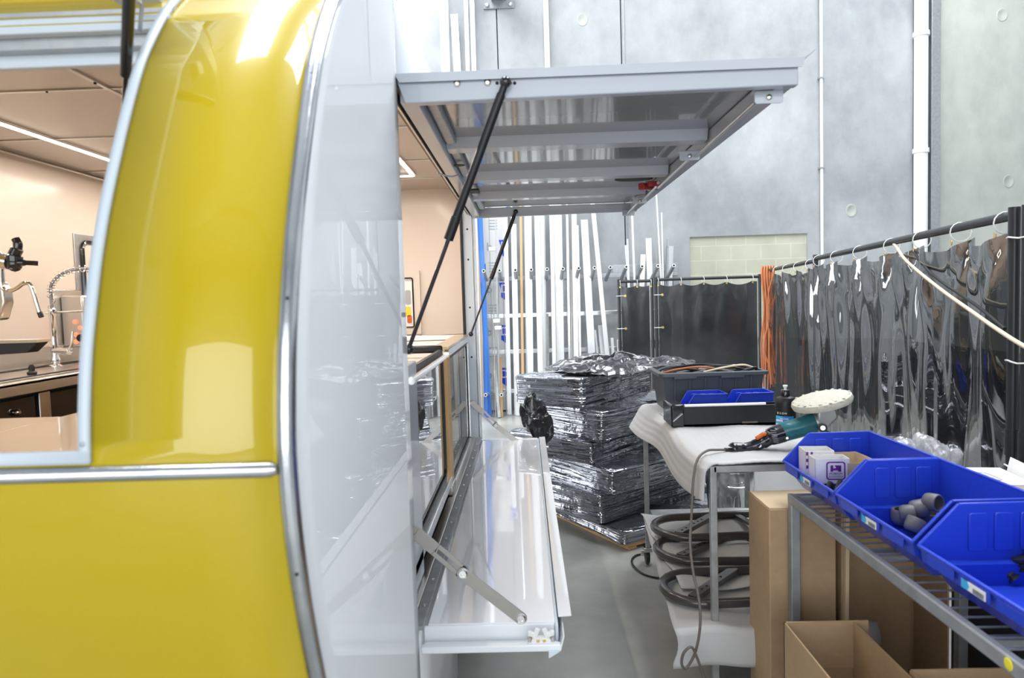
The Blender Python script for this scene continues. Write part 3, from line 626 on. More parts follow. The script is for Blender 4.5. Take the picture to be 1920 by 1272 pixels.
# ---------------------------------------------------------------- kitchen on the far side, seen through the front opening
bn = empty('sink_bench', (-2.03, 2.9, .45), 'stainless steel sink bench along the trailer wall', 'bench', wc=True)
k = B(); k.box((-2.24, 1.95, 1.295), (-1.8, 4.2, 1.31)); k.box((-1.812, 1.95, 1.262), (-1.8, 4.2, 1.312)); k.box((-2.245, 1.95, 1.31), (-2.235, 4.2, 1.40)); k.build('bench_top', 'steel', bn, bevel=.004)
B().box((-2.15, 2.3, 1.311), (-1.86, 3.5, 1.314)).build('sink_cover', 'steel', bn, bevel=.001)
B().tube([(-2.14, 2.3, 1.316), (-1.87, 2.3, 1.316), (-1.87, 3.45, 1.316), (-2.14, 3.45, 1.316)], .004, 6, closed=True).build('cover_seal', 'black', bn, smooth=True)
B().lathe([(.016, 0), (.018, .01), (.01, .016), (.012, .03), (.006, .04)], 14, Matrix.Translation((-1.93, 2.62, 1.314))).build('cover_knob', 'black', bn, smooth=True)
fg = empty('bar_fridge', (-2.0, 2.9, .45), 'under bench fridge with black doors and steel posts', 'fridge', wc=True)
B().box((-2.22, 2.0, .46), (-1.86, 4.15, 1.26)).build('body', 'darkstuff', fg)
for y in (2.55, 3.0, 3.48): B().box((-1.86, y-.03, .48), (-1.835, y+.03, 1.255)).build('door_post', 'steel', fg, bevel=.003)
for a, b in ((2.02, 2.51), (2.59, 2.96), (3.04, 3.44)): B().box((-1.86, a, .5), (-1.845, b, 1.245)).build('door', 'black_gloss', fg, bevel=.002)
B().lathe([(.012, 0), (.012, .012), (.006, .02)], 12, basis((-1.842, 2.40, 1.20), (0, 1, 0), (1, 0, 0))).build('lock', 'chrome', fg, smooth=True)
# pull-down spring faucet
fx, fy = -2.10, 3.0
fc = empty('spring_faucet', (fx, fy, 1.31), 'chrome spring neck faucet on the sink bench', 'faucet', wc=True)
B().lathe([(.028, 1.31), (.028, 1.318), (.016, 1.325), (.02, 1.345), (.014, 1.36), (.017, 1.39), (.0145, 1.43), (.0145, 1.535), (.0165, 1.54), (.0165, 1.57), (.012, 1.575)], 18, Matrix.Translation((fx, fy, 0))).build('column', 'chrome', fc, smooth=True)
arc = [V((fx, fy, 1.575)), V((fx, fy, 1.64))]+[V((fx+.135-.135*cos(a), fy+.06*(1-cos(a))/2*1.0, 1.655+.092*sin(a))) for a in [i*pi/14 for i in range(0, 15)]]+[V((fx+.272, fy+.06, 1.62))]
arc = spline(arc, 8)
B().tube(arc, .0065, 10).build('hose', 'rackgrey', fc, smooth=True)
def coil(path, r, turns, wire, n=16):
    tot = len(path)-1; pts = []; N = turns*n
    for i in range(N+1):
        t = i/N*tot; k_ = min(int(t), tot-1); p = path[k_].lerp(path[k_+1], t-k_); d = (path[min(k_+1, tot)]-path[max(k_-1, 0)]).normalized()
        u = d.cross(V((0, 1, 0))); u = u.normalized() if u.length > .01 else V((1, 0, 0)); w2 = d.cross(u); a = 2*pi*i/n; pts.append(p+(u*cos(a)+w2*sin(a))*r)
    return B().tube(pts, wire, 5)
coil(arc, .0145, 24, .0024, 12).build('spring', 'chrome', fc, smooth=True)
B().tube([(fx-.03, fy, 1.555), (fx+.28, fy+.03, 1.56)], .004, 8).build('hose_bracket', 'chrome', fc, smooth=True)
B().tube([(fx, fy-.004, 1.385), (fx+.05, fy-.03, 1.385), (fx+.10, fy-.05, 1.382)], [.013, .016, .015], 14).tube([(fx+.10, fy-.05, 1.382), (fx+.115, fy-.055, 1.41), (fx+.12, fy-.05, 1.47)], [.012, .006, .004], 10).build('mixer_lever', 'chrome', fc, smooth=True)
B().tube([arc[-1], arc[-1]+V((.002, 0, -.05))], [.011, .014], 12).build('spray_head', 'chrome', fc, smooth=True)
# control box with lit red buttons
cb = empty('control_box', (-2.2, 3.4, 1.36), 'steel wall control box with lit red buttons', 'control box', wc=True)
B().box((-2.247, 3.22, 1.40), (-2.24, 3.66, 1.665)).build('back_plate', 'steel', cb, bevel=.003)
B().box((-2.24, 3.26, 1.385), (-2.13, 3.62, 1.635)).build('box', 'steel', cb, bevel=.01)
fcx = -2.128
for i, (px, py) in enumerate(((140, 604), (150, 615), (142, 628), (142, 641))):
    p = aY(px, py, 3.255); B().lathe([(.010, 0), (.010, .006), (.006, .009)], 14, basis((p.x, 3.26, p.z), (1, 0, 0), (0, -1, 0))).build('button', 'redlamp', cb, smooth=True)
p = aY(151, 634, 3.255); B().lathe([(.018, 0), (.018, .01), (.012, .014)], 16, basis((p.x, 3.26, p.z), (1, 0, 0), (0, -1, 0))).build('dial', 'black', cb, smooth=True)
# espresso machine at the picture's left edge: body, group, lever, steam wand, drip tray
em = empty('espresso_machine', (-1.9, 2.0, 1.25), 'espresso machine with black lever knob, steam wand and drip tray', 'coffee machine', wc=True)
q = lambda px, py, y=2.0: aY(px, py, y)
k = B(); k.prism([q(-160, 470), q(0, 530), q(6, 545), q(9, 567), q(0, 600), q(-160, 620)], (0, .04, 0)); k.build('body', 'steel', em, bevel=.006)
B().box((-2.2, 1.98, 1.25), (-1.72, 2.05, 1.40)).build('base', 'black_gloss', em, bevel=.01)
B().tube([q(-40, 487), q(-2, 487), q(-1, 487), q(7, 490), q(8, 490), q(18, 492)], [.026, .026, .02, .02, .024, .022], 18).tube([q(0, 505), q(1, 530)], .012, 12).build('group_collar', 'chrome', em, smooth=True)
hk = B(); hk.tube(spline([q(25, 505), q(27, 490), q(27, 478), q(33, 465), q(33, 456), q(29, 448)], 6), [.018]*6+[.0225]*6+[.017]*6+[.0125]*7+[.0115]*6, 16)
hk.lathe([(.0001, -1), (.5, -.86), (.87, -.5), (1, 0), (.87, .5), (.5, .86), (.0001, 1)], 16, Matrix.Translation(q(27, 495)) @ Matrix.Diagonal((.021, .021, .024, 1)))
hk.tube([q(36, 493), q(46, 493)], [.012, .009], 12).bar(q(46, 493), q(68, 494), .016, .014); hk.build('lever_knob', 'black_gloss', em, smooth=True)
B().tube(spline([q(1, 525), q(5, 540), q(15, 546), q(30, 541), q(43, 532), q(55, 533), q(62, 547), q(69, 570), q(76, 592)], 6), .0062, 12).build('steam_wand', 'chrome', em, smooth=True)
B().tube([q(74, 586), q(78, 595)], .0075, 10).build('wand_tip', 'black', em, smooth=True)
k = B(); k.prism([q(-160, 645), q(70, 640), q(68, 645), q(50, 662), q(-160, 676)], (0, .05, 0)); k.build('drip_tray', 'darkstuff', em, bevel=.002)
k = B(); k.prism([q(-160, 641, 1.995), q(71, 637, 1.995), q(69, 643, 1.995), q(-160, 649, 1.995)], (0, .06, 0)); k.build('tray_rim', 'steel', em, bevel=.001)
from mathutils import noise as NZ
# ================================================================ MATERIAL RACK ON THE BACK WALL
def cpx(x, y): return 860+x/3.7405, 380+y/3.7405          # measuring grid of the rack
rk = empty('material_rack', (.7, 9.2, 0), 'steel storage rack with pipe fingers holding metal lengths upright', 'rack', wc=True)
RY = 9.30
for x in (-.62, .55, 1.95, 2.05): B().box((x-.03, RY, 0), (x+.03, RY+.06, 1.90)).build('upright', 'galv', rk, bevel=.003)
for z in (1.83, 1.33, .84, .30): B().box((-.65, RY-.03, z-.028), (2.08, RY, z+.028)).build('rail', 'alu_bright' if z < 1.5 else 'galv', rk, bevel=.003)
B().box((1.2, RY-.03, 1.86), (2.08, RY, 1.97)).build('rail_channel', 'galv', rk, bevel=.003)
for i in range(13):
    px, py = cpx(175+i*111.2, 480-i*3.2); p = aY(px, py, 8.60); b = V((p.x*1.02, RY-.02, aY(px, 525, RY).z))
    f_ = B().tube([b, p], .0235, 14, cap=False).build('finger', 'galv', rk, smooth=True)
    d = (p-b).normalized(); B().tube([p-d*.003, p-d*.0], .022, 14).build('pipe_end', 'pvcwhite', f_); B().tube([p-d*.001, p+d*.001], .0145, 14).build('dark_bore', 'void', f_)
for i in range(8):
    px, py = cpx(188, 0)[0]+i*30, 741; p = aY(px, py, 8.70); b = V((p.x+.03, RY-.02, p.z-.05))
    f_ = B().tube([b, p], .0235, 14, cap=False).build('finger', 'galv', rk, smooth=True)
    d = (p-b).normalized(); B().tube([p-d*.003, p-d*.0], .022, 14).build('pipe_end', 'pvcwhite', f_); B().tube([p-d*.001, p+d*.001], .0145, 14).build('dark_bore', 'void', f_)

# ---- the lengths standing in the rack: centre at the top, centre lower down, width (measuring grid), section, look
STOCK = [
 (103, -110, 140, 1270, 40, 'flat', 'alu_white', 'wide bright aluminium length nearest the trailer jamb'),
 (128, -60, 158, 900, 9, 'flat', 'timber_lt', 'thin tan timber strip between bright aluminium and blue film'),
 (140, -70, 185, 870, 38, 'chan', 'bluefilm', 'tall aluminium channel in blue protective film'),
 (176, 430, 188, 1270, 28, 'chan', 'bluefilm', 'shorter blue filmed channel with darker blue foot'),
 (180, 880, 186, 1270, 22, 'tube', 'galv', 'short galvanised pipe in front of the blue filmed channel'),
 (211, 70, 240, 1270, 6, 'tube', 'alu_dark', 'thin dull steel rod left of the taped pair'),
 (257, 120, 284, 1270, 10, 'flat', 'alu_dark', 'dull grey flat bar taped to a thin rod'),
 (243, 560, 255, 1270, 7, 'tube', 'alu_dark', 'thin rod crossing the printed sheet pack'),
 (302, 270, 330, 1270, 5, 'tube', 'alu_dark', 'thin rod right of the dull grey flat bar'),
 (282, 480, 270, 1270, 8, 'flat', 'tubegrey', 'grey angle leaning left behind the taped rods'),
 (289, 1085, 292, 1270, 28, 'flat', 'wood', 'short brown timber batten low in the rack'),
 (256, 1180, 262, 1270, 20, 'tube', 'tubegrey', 'short grey tube low beside the brown batten'),
 (327, 70, 352, 1270, 30, 'angle', 'alu_white', 'pale aluminium angle left of the open gap'),
 (368, -90, 394, 1270, 12, 'tube', 'alu_bright', 'narrow bright tube between two pale angles'),
 (390, 150, 412, 1270, 28, 'flat', 'alu_white', 'pale aluminium flat just left of timber strip'),
 (433, -60, 449, 1200, 17, 'flat', 'timber_lt', 'light brown timber strip among the aluminium lengths'),
 (447, 980, 449, 1270, 20, 'flat', 'copper', 'short copper toned strip below the brown timber strip'),
 (483, -90, 500, 1270, 50, 'chan', 'alu_white', 'wide white aluminium channel right of timber strip'),
 (490, 320, 505, 1270, 40, 'flat', 'alu_bright', 'ribbed aluminium profile in front of the wide white channel'),
 (548, 65, 575, 1270, 36, 'flat', 'alu_white', 'pale flat bar, left of the joined wide pair'),
 (585, 65, 606, 1270, 34, 'chan', 'alu_white', 'pale channel, right of the joined wide pair'),
 (601, 90, 618, 1270, 7, 'flat', 'alu_dark', 'dark thin bar on the edge of pale channel'),
 (622, 780, 628, 1270, 17, 'angle', 'tubegrey', 'short dark grey angle leaning mid rack'),
 (650, -60, 672, 1270, 26, 'tube', 'alu_white', 'pale square tube right of the short dark angle'),
 (693, -60, 716, 1270, 54, 'chan', 'alu_white', 'widest pale channel in the middle of the rack'),
 (757, -80, 780, 1270, 15, 'tube', 'alu_bright', 'slim bright tube right of the widest channel'),
 (789, 470, 796, 1270, 13, 'flat', 'alu_dark', 'dark narrow bar right of slim bright tube'),
 (808, 60, 826, 1270, 34, 'chan', 'alu_white', 'pale channel behind the dark narrow bar'),
 (834, 160, 856, 1270, 14, 'tube', 'alu_bright', 'bright thin tube touching the pale channel'),
 (800, 945, 806, 1270, 9, 'flat', 'galv', 'short thin grey strip low against the pale channel'),
 (880, 120, 944, 1270, 50, 'chan', 'alu', 'open topped aluminium channel, wide and slightly leaning'),
 (932, -60, 1055, 1200, 29, 'tube', 'alu_white', 'long white tube leaning diagonally across the rack'),
 (957, 895, 988, 1200, 13, 'flat', 'alu_white', 'short narrow flat left of the pale wide offcut'),
 (1002, 860, 1035, 1200, 52, 'flat', 'alu', 'short wide pale offcut under the diagonal tube'),
 (1075, 950, 1094, 1200, 19, 'tube', 'alu_white', 'short white tube offcut near the screen edge'),
 (1115, 962, 1124, 1200, 11, 'flat', 'alu_white', 'short white strip touching the dark screen'),
 (1170, 300, 1192, 530, 12, 'flat', 'alu_white', 'short white strip rising behind the narrow dark screen'),
 (1183, 255, 1198, 530, 13, 'tube', 'alu_bright', 'bright short tube beside the white strip above the screen'),
 (1211, -60, 1233, 530, 12, 'tube', 'alu_white', 'tall slim white tube above the narrow dark screen'),
 (1293, 365, 1296, 530, 34, 'tube', 'alu_white', 'stubby white box tube above the dark screens'),
 (1330, 250, 1347, 530, 40, 'chan', 'alu_white', 'scuffed white channel rising above the screen joint'),
 (1376, 155, 1400, 530, 5, 'tube', 'alu_dark', 'shortest of the thin rods above the large screen'),
 (1386, -60, 1420, 530, 9, 'tube', 'alu_white', 'tall thin rod above the large dark screen'),
 (1423, 70, 1440, 530, 9, 'flat', 'alu_white', 'thin flat bar right of the tall thin rod'),
 (1480, 305, 1484, 530, 50, 'chan', 'alu', 'broad aluminium channel at the rack right end'),
 (1468, 258, 1476, 530, 14, 'angle', 'galv', 'grey tee bar poking above the broad channel'),
]
for i, (xt, yt, xb, yb, wd, sec, mt, lab) in enumerate(STOCK):
    dy = .045*(i % 4)
    if yt < 0: yt2 = yt-520; xt = xt-(xb-xt)/(yb-yt)*520; yt = yt2          # runs on above the raised hatch
    pt = aY(*cpx(xt, yt), 9.26-dy); q = aY(*cpx(xb, yb), 9.12-dy)
    if pt.z > 4.6: pt = q+(pt-q)*((4.6-q.z)/(pt.z-q.z))
    pb = q+(q-pt)*((q.z-.005)/(pt.z-q.z)); pb.y = max(pb.y, 9.02-dy); 
    w_ = wd/3.7405*9.0/F; d = (pt-pb).normalized(); m = B(); o = pb
    a_ = V((w_/2, 0, 0)); t = min(.012, w_*.45)
    if sec == 'tube' and mt in ('galv', 'alu_dark') or (sec == 'tube' and wd < 8): m.tube([pb, pt], w_/2, 10)
    elif sec == 'tube':
        m.bar(pb, pt, w_, min(w_, .03), (0, 1, 0))
    elif sec == 'flat': m.bar(pb, pt, w_, .009, (0, 1, 0))
    elif sec == 'angle':
        m.bar(pb, pt, w_, .004, (0, 1, 0)); m.bar(pb+V((-w_/2+.002, -.010, 0)), pt+V((-w_/2+.002, -.010, 0)), .004, .018, (0, 1, 0))
    else:
        m.bar(pb, pt, w_, .004, (0, 1, 0))
        for s in (-1, 1): m.bar(pb+V((s*(w_/2-.002), -.009, 0)), pt+V((s*(w_/2-.002), -.009, 0)), .004, .018, (0, 1, 0))
    kind = {'flat': 'flat_bar', 'tube': 'metal_tube', 'angle': 'angle_bar', 'chan': 'channel_bar'}[sec]
    if mt in ('timber_lt', 'wood'): kind = 'timber_strip'
    o = m.build(kind, mt); tag(o, lab, 'timber strip' if mt in ('timber_lt', 'wood') else 'metal bar', 'lengths standing in the material rack')
# lengths seen above the raised hatch at its left
for i, (px0, px1, yt, mt, lab) in enumerate(((822, 838, -60, 'alu_white', 'wide white length above the hatch, nearest the trailer roof'), (845, 858, 27, 'alu', 'grey aluminium channel above the hatch ending below its neighbours'),
      (868, 875, -60, 'alu_white', 'thin pale length above the hatch, left of a close pair'), (879, 887, -60, 'alu_white', 'thin pale length above the hatch, right of a close pair'))):
    a = aY((px0+px1)/2, yt, 9.36); b = aY((px0+px1)/2+6, 130, 9.34); w_ = (px1-px0)*9.2/F; b = b+(b-a)*((b.z-.005)/(a.z-b.z)); b.y = 9.2
    m = B().bar(b, a, w_, .004, (0, 1, 0)); [m.bar(b+V((s*(w_/2-.002), -.009, 0)), a+V((s*(w_/2-.002), -.009, 0)), .004, .018, (0, 1, 0)) for s in (-1, 1)]
    tag(m.build('channel_bar', mt), lab, 'metal bar', 'lengths standing in the material rack')
# printed film pack behind the rods
pk = empty('wrapped_sheet_pack', (-.42, 9.44, 0), 'tall white film wrapped sheet pack printed with repeating blue flags', 'sheet pack', wc=True)
B().box((-.60, 9.40, .02), (-.24, 9.47, 3.1)).build('pack', 'whitecard', pk, bevel=.006)
for k in range(7):
    z0 = aY(945, 545+80*k-160, 9.39).z; 
    if z0 < .2: continue
    xx = aY(945, 545+80*k-160, 9.39).x
    B().prism([(xx-.07, 9.394, z0+.11), (xx+.05, 9.394, z0+.11), (xx+.05, 9.394, z0-.16), (xx-.04, 9.394, z0-.09), (xx-.04, 9.394, z0+.02)], (0, .004, 0)).build('blue_flag', 'blueprint', pk)
    text('D', 'printed_letter', .16, basis((xx+.01, 9.392, z0+.02), (1, 0, 0), (0, -1, 0)), 'whitecard', pk)
    text('b', 'printed_letter', .15, basis((xx-.20, 9.392, z0+.02), (1, 0, 0), (0, -1, 0)), 'greyprint', pk)
    m = B()
    for j in range(4): m.box((xx-.22, 9.394, z0-.20-.04*j), (xx-.10, 9.398, z0-.192-.04*j))
    m.build('fine_print', 'greyprint', pk)
# bits of tape round the rods
for px, py in ((923, 467), (931, 602), (934, 615)):
    p = aY(px, py, 8.98); tag(B().box((p.x-.045, p.y-.01, p.z-.025), (p.x+.045, p.y+.05, p.z+.025)).build('tape_band', 'whitecard', bevel=.006), 'cream tape band around thin rods, '+('highest of three' if py < 500 else 'middle of three' if py < 610 else 'lowest of three'), 'tape', 'tape bands on the rods')

# ================================================================ WRAPPED PALLET
LAY = [((.556, 4.06), 31, .90, 1.15, .0, .13), ((.435, 4.16), 42, .80, 1.06, .132, .322), ((.50, 4.12), 35, .84, 1.06, .326, .488), ((.395, 4.24), 50, .70, 1.02, .492, .643), ((.455, 4.19), 41, .74, 1.02, .647, .838), ((.355, 4.29), 55, .54, 1.05, .842, 1.035)]
wp = empty('wrapped_pallet', (.7, 4.8, 0), 'twisted stack of boxes wrapped in shiny black stretch film on a pallet', 'pallet', wc=True)
rings = []
for (c, th, wl, wr, z0, z1) in LAY:
    rd = V((cos(R(th)), sin(R(th)))); ld_ = V((-sin(R(th)), cos(R(th)))); z0 += .0 if z0 else .035
    if z0 == .035: z1 = .130
    ctr = V(c)+rd*wr/2+ld_*wl/2; base = rr(wr, wl, .035, 4); n = len(base)
    out = []
    for k in range(n):
        for j in range(6):
            a = V(base[k]); b = V(base[(k+1) % n]); p = a.lerp(b, j/6) if (b-a).length > .1 else (a if j == 0 else None)
            if p is not None: out.append(p)
    for zz, ins in ((z0, .012), (z0+.012, .0), (z0*.75+z1*.25, .006), ((z0+z1)/2, .008), (z0*.25+z1*.75, .006), (z1-.012, .0), (z1, .012)):
        rings.append([ctr+rd*p.x*(1-ins*1.6)+ld_*p.y*(1-ins*2)  for p in out]); rings[-1] = (zz, rings[-1])
n = len(rings[0][1]); vs = [(p.x+.006*NZ.noise(V((p.x*9, p.y*9, z*6)))+.012*NZ.noise(V((p.x*3, p.y*3, z*7+3))), p.y+.006*NZ.noise(V((p.x*9, p.y*9, z*6+9)))+.012*NZ.noise(V((p.x*3, p.y*3, z*7+20))), z+.004*NZ.noise(V((p.x*5, p.y*5, z)))) for z, r_ in rings for p in r_]
fs = [(i*n+k, i*n+(k+1) % n, (i+1)*n+(k+1) % n, (i+1)*n+k) for i in range(len(rings)-1) for k in range(n)]+[tuple(range((len(rings)-1)*n, len(rings)*n)), tuple(range(n-1, -1, -1))]
B().add(vs, fs).build('wrapped_stack', 'film', wp, smooth=True, angle=50)
# timber pallet under it
(c, th, wl, wr, _, _) = LAY[0]; rd = V((cos(R(th)), sin(R(th)), 0)); ld_ = V((-sin(R(th)), cos(R(th)), 0)); o = V((c[0], c[1], 0))
for k in range(7):
    a = o+rd*.04+ld_*(.06+k*.13)+V((0, 0, .024)); B().bar(a, a+rd*1.06, .09, .016).build('deck_board', 'timber_lt', wp)
for k in range(3):
    a = o+ld_*.03+rd*(.08+k*.49)+V((0, 0, .008)); B().bar(a-ld_*.02, a+ld_*.84, .06, .015).build('bearer', 'timber_lt', wp)
def crumple(fn, nu, nv, amp, fr, seed, thick=None):
    def g(u, v):
        p = V(fn(u, v)); q = p*fr+V((seed, seed*2, 0)); r1 = 1-abs(NZ.noise(q))*2; r2 = 1-abs(NZ.noise(q*2.3))*2
        return p+V((NZ.noise(q+V((5, 0, 0)))*.4, NZ.noise(q+V((0, 7, 0)))*.4, .7*r1+.35*r2))*amp
    return B().grid(g, nu, nv)
def topfn(u, v):
    a = 2*pi*u; r_ = v; cx, cy = .62, 4.72; edge = (.47+.06*sin(3*a+1)+.04*sin(7*a))
    x = cx+cos(a)*r_*edge; y = cy+sin(a)*r_*.33; h = .055*(1-r_**2)*(1+.5*sin(3*a)) + .0
    return (x, y, 1.045+max(0, h))
crumple(topfn, 110, 26, .045, 7, 3).build('loose_film', 'film_loose', wp, smooth=True, angle=180)
def tuft(u, v):
    a = 2*pi*u; w_ = .012+.075*sin(pi*min(1, v*1.05))**.8*(1+.3*sin(2*a)); x0 = .035+.05*v; z = .92-.36*v
    return (x0+cos(a)*w_-.02*sin(v*6), 4.34+sin(a)*w_*.45, z)
crumple(tuft, 70, 60, .042, 15, 8).build('film_tail', 'film_loose', wp, smooth=True, angle=180)

# ================================================================ WELDING SCREENS
def tie_ring(p, rad=.034, ax=(1, 0, 0)):
    ax = V(ax).normalized(); u = V((0, 0, 1)); s = ax.cross(u); return [V(p)+s*cos(a)*rad+u*(sin(a)*rad) for a in [i*pi/7 for i in range(14)]]
def screen(a, b, ztop, zbot, label, ties, curt, fold, root_name='welding_screen', seed=1, postr=.019, right_post=True, left_post=True, stile_ties=False, zrail=None):
    a = V((*a, 0)); b = V((*b, 0)); d = (b-a).normalized(); Ln = (b-a).length; nrm = V((d.y, -d.x, 0)); 
    if nrm.dot(V((0, 0, 0))-a) < 0: nrm = -nrm
    s = empty(root_name, (a+b)/2, label, 'welding screen', 'dark welding screens', wc=True)
    for p, ok in ((a, left_post), (b, right_post)):
        if not ok: continue
        po = B().tube([p, p+V((0, 0, ztop+.02))], postr, 14).build('post', 'screen_frame', s, smooth=True)
        B().tube([p+V((0, 0, .9)), p+V((0, 0, 1.0))], postr+.004, 14).build('joiner', 'screen_frame', po, smooth=True)
        B().bar(p-nrm*.28+V((0, 0, .02)), p+nrm*.28+V((0, 0, .02)), .04, .03).build('foot', 'screen_frame', s, bevel=.004)
    B().tube([a+V((0, 0, ztop-.01)), b+V((0, 0, ztop-.01))], .019, 14).build('top_rail', 'screen_frame', s, smooth=True)
    tp = [t*Ln for t in ties]
    def cf(u, v):
        x = .03+(Ln-.06)*u; near = min(tp, key=lambda q: abs(q-x)); k = tp.index(near); dist = abs(x-near)
        lo = max([q for q in tp if q <= x], default=0); hi = min([q for q in tp if q >= x], default=Ln); span = max(hi-lo, .01); t_ = (x-lo)/span
        sag = min(.05, span*.14)*sin(pi*t_)**.8
        fan = math.exp(-dist/.13)*fold; dep = 0
        dn = (1-v)*(ztop-zbot); dep += fold*1.15*cos(11*math.atan2(x-near, dn+.04)+seed+k)*min(dn*2.2, 1)*math.exp(-dn/.8)*math.exp(-dist/.16)+fan*.9*cos(dist*30+seed)*v*v
        dep += fold*1.5*NZ.noise(V((x*2.4+seed*3, v*.5, seed)))+fold*.42*NZ.noise(V((x*6+seed, v*1.2, 3)))+fold*.05*NZ.noise(V((x*15, v*7, 5+seed)))
        z = zbot+(ztop-.055-sag-zbot)*v
        return a+d*x+nrm*(.0+dep)+V((0, 0, z))
    c = B().grid(cf, int(Ln*52) if fold > .02 else int(Ln*30), 46).build('curtain', curt, s, smooth=True, angle=180)
    for t in tp:
        p = a+d*t; B().tube([q+nrm*.0 for q in tie_ring(p+V((0, 0, ztop-.032)), .042, d)], .0028, 6, closed=True).build('tie', 'tie', s, smooth=True)
        B().lathe([(.011, 0), (.011, .003), (.006, .003)], 12, basis(p+nrm*(.012+fold*.5)+V((0, 0, ztop-.078)), d, nrm)).build('eyelet', 'brass', c)
    if stile_ties:
        for z in (1.15, .72, 1.55):
            B().tube(tie_ring(a+d*.02+V((0, 0, z)), .035, (0, 0, 1)) if False else [a+V((cos(q)*.05+.02, sin(q)*.05, z)) for q in [i*pi/7 for i in range(14)]], .004, 6, closed=True).build('tie', 'tie', s, smooth=True)
            B().lathe([(.016, 0), (.016, .004), (.008, .004)], 12, basis(a+d*.07+nrm*.03+V((0, 0, z)), d, nrm)).build('eyelet', 'brass', c)
    return s
yS = 8.42
s1 = screen((aY(1160, 530, yS).x, yS), (aY(1225, 530, yS).x-.02, yS), 1.735, .08, 'narrow dark welding screen in front of the material rack', [.03, .55, .97], 'curtain_back', .007, seed=2, stile_ties=True)
s2 = screen((aY(1225, 530, yS).x+.03, yS), (aY(1424, 520, yS).x, yS), 1.745, .08, 'wide dark welding screen beside the narrow one, below the block infill', [.02, .24, .46, .68, .93], 'curtain_back', .006, seed=5, stile_ties=True)
PA, PB, PC = (1.835, 2.60), (2.375, 5.62), (2.82, 8.02)
def tt(px, py=480):                                            # share of the run at which a tie hangs
    best = min(range(201), key=lambda i: abs((lambda p: pxl(p))(V((PA[0]+(PB[0]-PA[0])*i/200, PA[1]+(PB[1]-PA[1])*i/200, 1.8)))-px)); return best/200
def pxl(p): r = p-EYE; return 960+F*r.dot(cam_right)/r.dot(cam_fwd)
s3 = screen(PA, PB, 1.815, .12, 'large pleated see-through dark curtain screen behind the blue bins', [tt(q) for q in (1885, 1802, 1728, 1672, 1612, 1569, 1535)], 'curtain', .048, seed=3, postr=.02)
s4 = screen((PB[0]+.03, PB[1]+.06), PC, 1.80, .12, 'far section of the pleated curtain run, ending at the orange cables', [.08, .28, .5, .72, .95], 'curtain', .03, seed=6, left_post=False)
s5 = screen((PA[0]+.0, PA[1]-.07), (1.52, .75), 1.815, .12, 'nearest dark curtain section at the right picture edge', [.1, .4, .7, .95], 'curtain_back', .03, seed=9, postr=.02)
for z in (1.72, 1.26, .86):
    B().tube([V((PA[0], PA[1]-.035, z))+V((cos(q)*.03, sin(q)*.06, .004*sin(q*3))) for q in [i*pi/7 for i in range(14)]], .0035, 6, closed=True).build('tie', 'tie', s3).location = -V(s3.location)
# orange leads looped over the far curtain end
oc = empty('orange_extension_cord', (2.78, 7.85, 0), 'bundle of orange extension cord looped over the far curtain rail', 'cord', wc=True)
for i in range(5):
    x = 2.70+.019*i; y = 7.86-.03*i; zb = .45+.12*(i % 3); off = .03*sin(i*2.1)
    pts = spline([(x, y-.05, zb+.05), (x-.02+off, y-.06, .95), (x+.02, y-.05, 1.35+off), (x, y-.04, 1.72), (x+.02, y, 1.835), (x+.045, y+.04, 1.72), (x+.05-off, y+.04, 1.2), (x+.03, y+.03, zb)], 6)
    B().tube(pts, .0105, 8).build('cord_strand', 'orange', oc, smooth=True)
m = B().tube(spline([aY(px, py, 7.3) for px, py in ((1452, 504), (1448, 520), (1440, 560), (1441, 640), (1440, 720), (1437, 790))], 6), .006, 8)
tag(m.build('thin_cord', 'orange', smooth=True), 'thin single orange lead hanging right of the orange bundle', 'cord')
# cords slung across the big curtain
m = B().tube(spline([aY(px, py, y-.14) for px, py, y in ((1672, 455, 4.05), (1680, 462, 3.9), (1700, 490, 3.6), (1760, 540, 3.15), (1820, 583, 2.8), (1870, 618, 2.55), (1925, 652, 2.3), (2010, 690, 2.0))], 8), .0075, 10)
tag(m.build('beige_cord', 'cord_beige', smooth=True), 'thick beige cord slung diagonally across the big curtain', 'cord')
m = B().tube(spline([aY(px, py, y-.10) for px, py, y in ((1712, 470, 3.62), (1738, 505, 3.4), (1770, 532, 3.16), (1800, 552, 3.02), (1840, 580, 2.8), (1884, 617, 2.56))], 8), .0065, 10)
tag(m.build('hanging_lead', 'black', smooth=True), 'thin black cord drooping behind the beige one to the curtain post', 'cord')

wbk = empty('dark_block', (3.7, 5.4, 0), 'long dark block added behind the big curtain to darken its lower half', 'dark_block', wc=True)  # added dark mass, makes the lower half of the curtains read dark
B().box((3.25, 2.6, .90), (4.2, 8.2, .96)).build('bench_top', 'darkstuff', wbk, bevel=.005)
B().box((3.3, 2.65, .05), (4.15, 8.15, .899)).build('block_base', 'darkstuff', wbk)
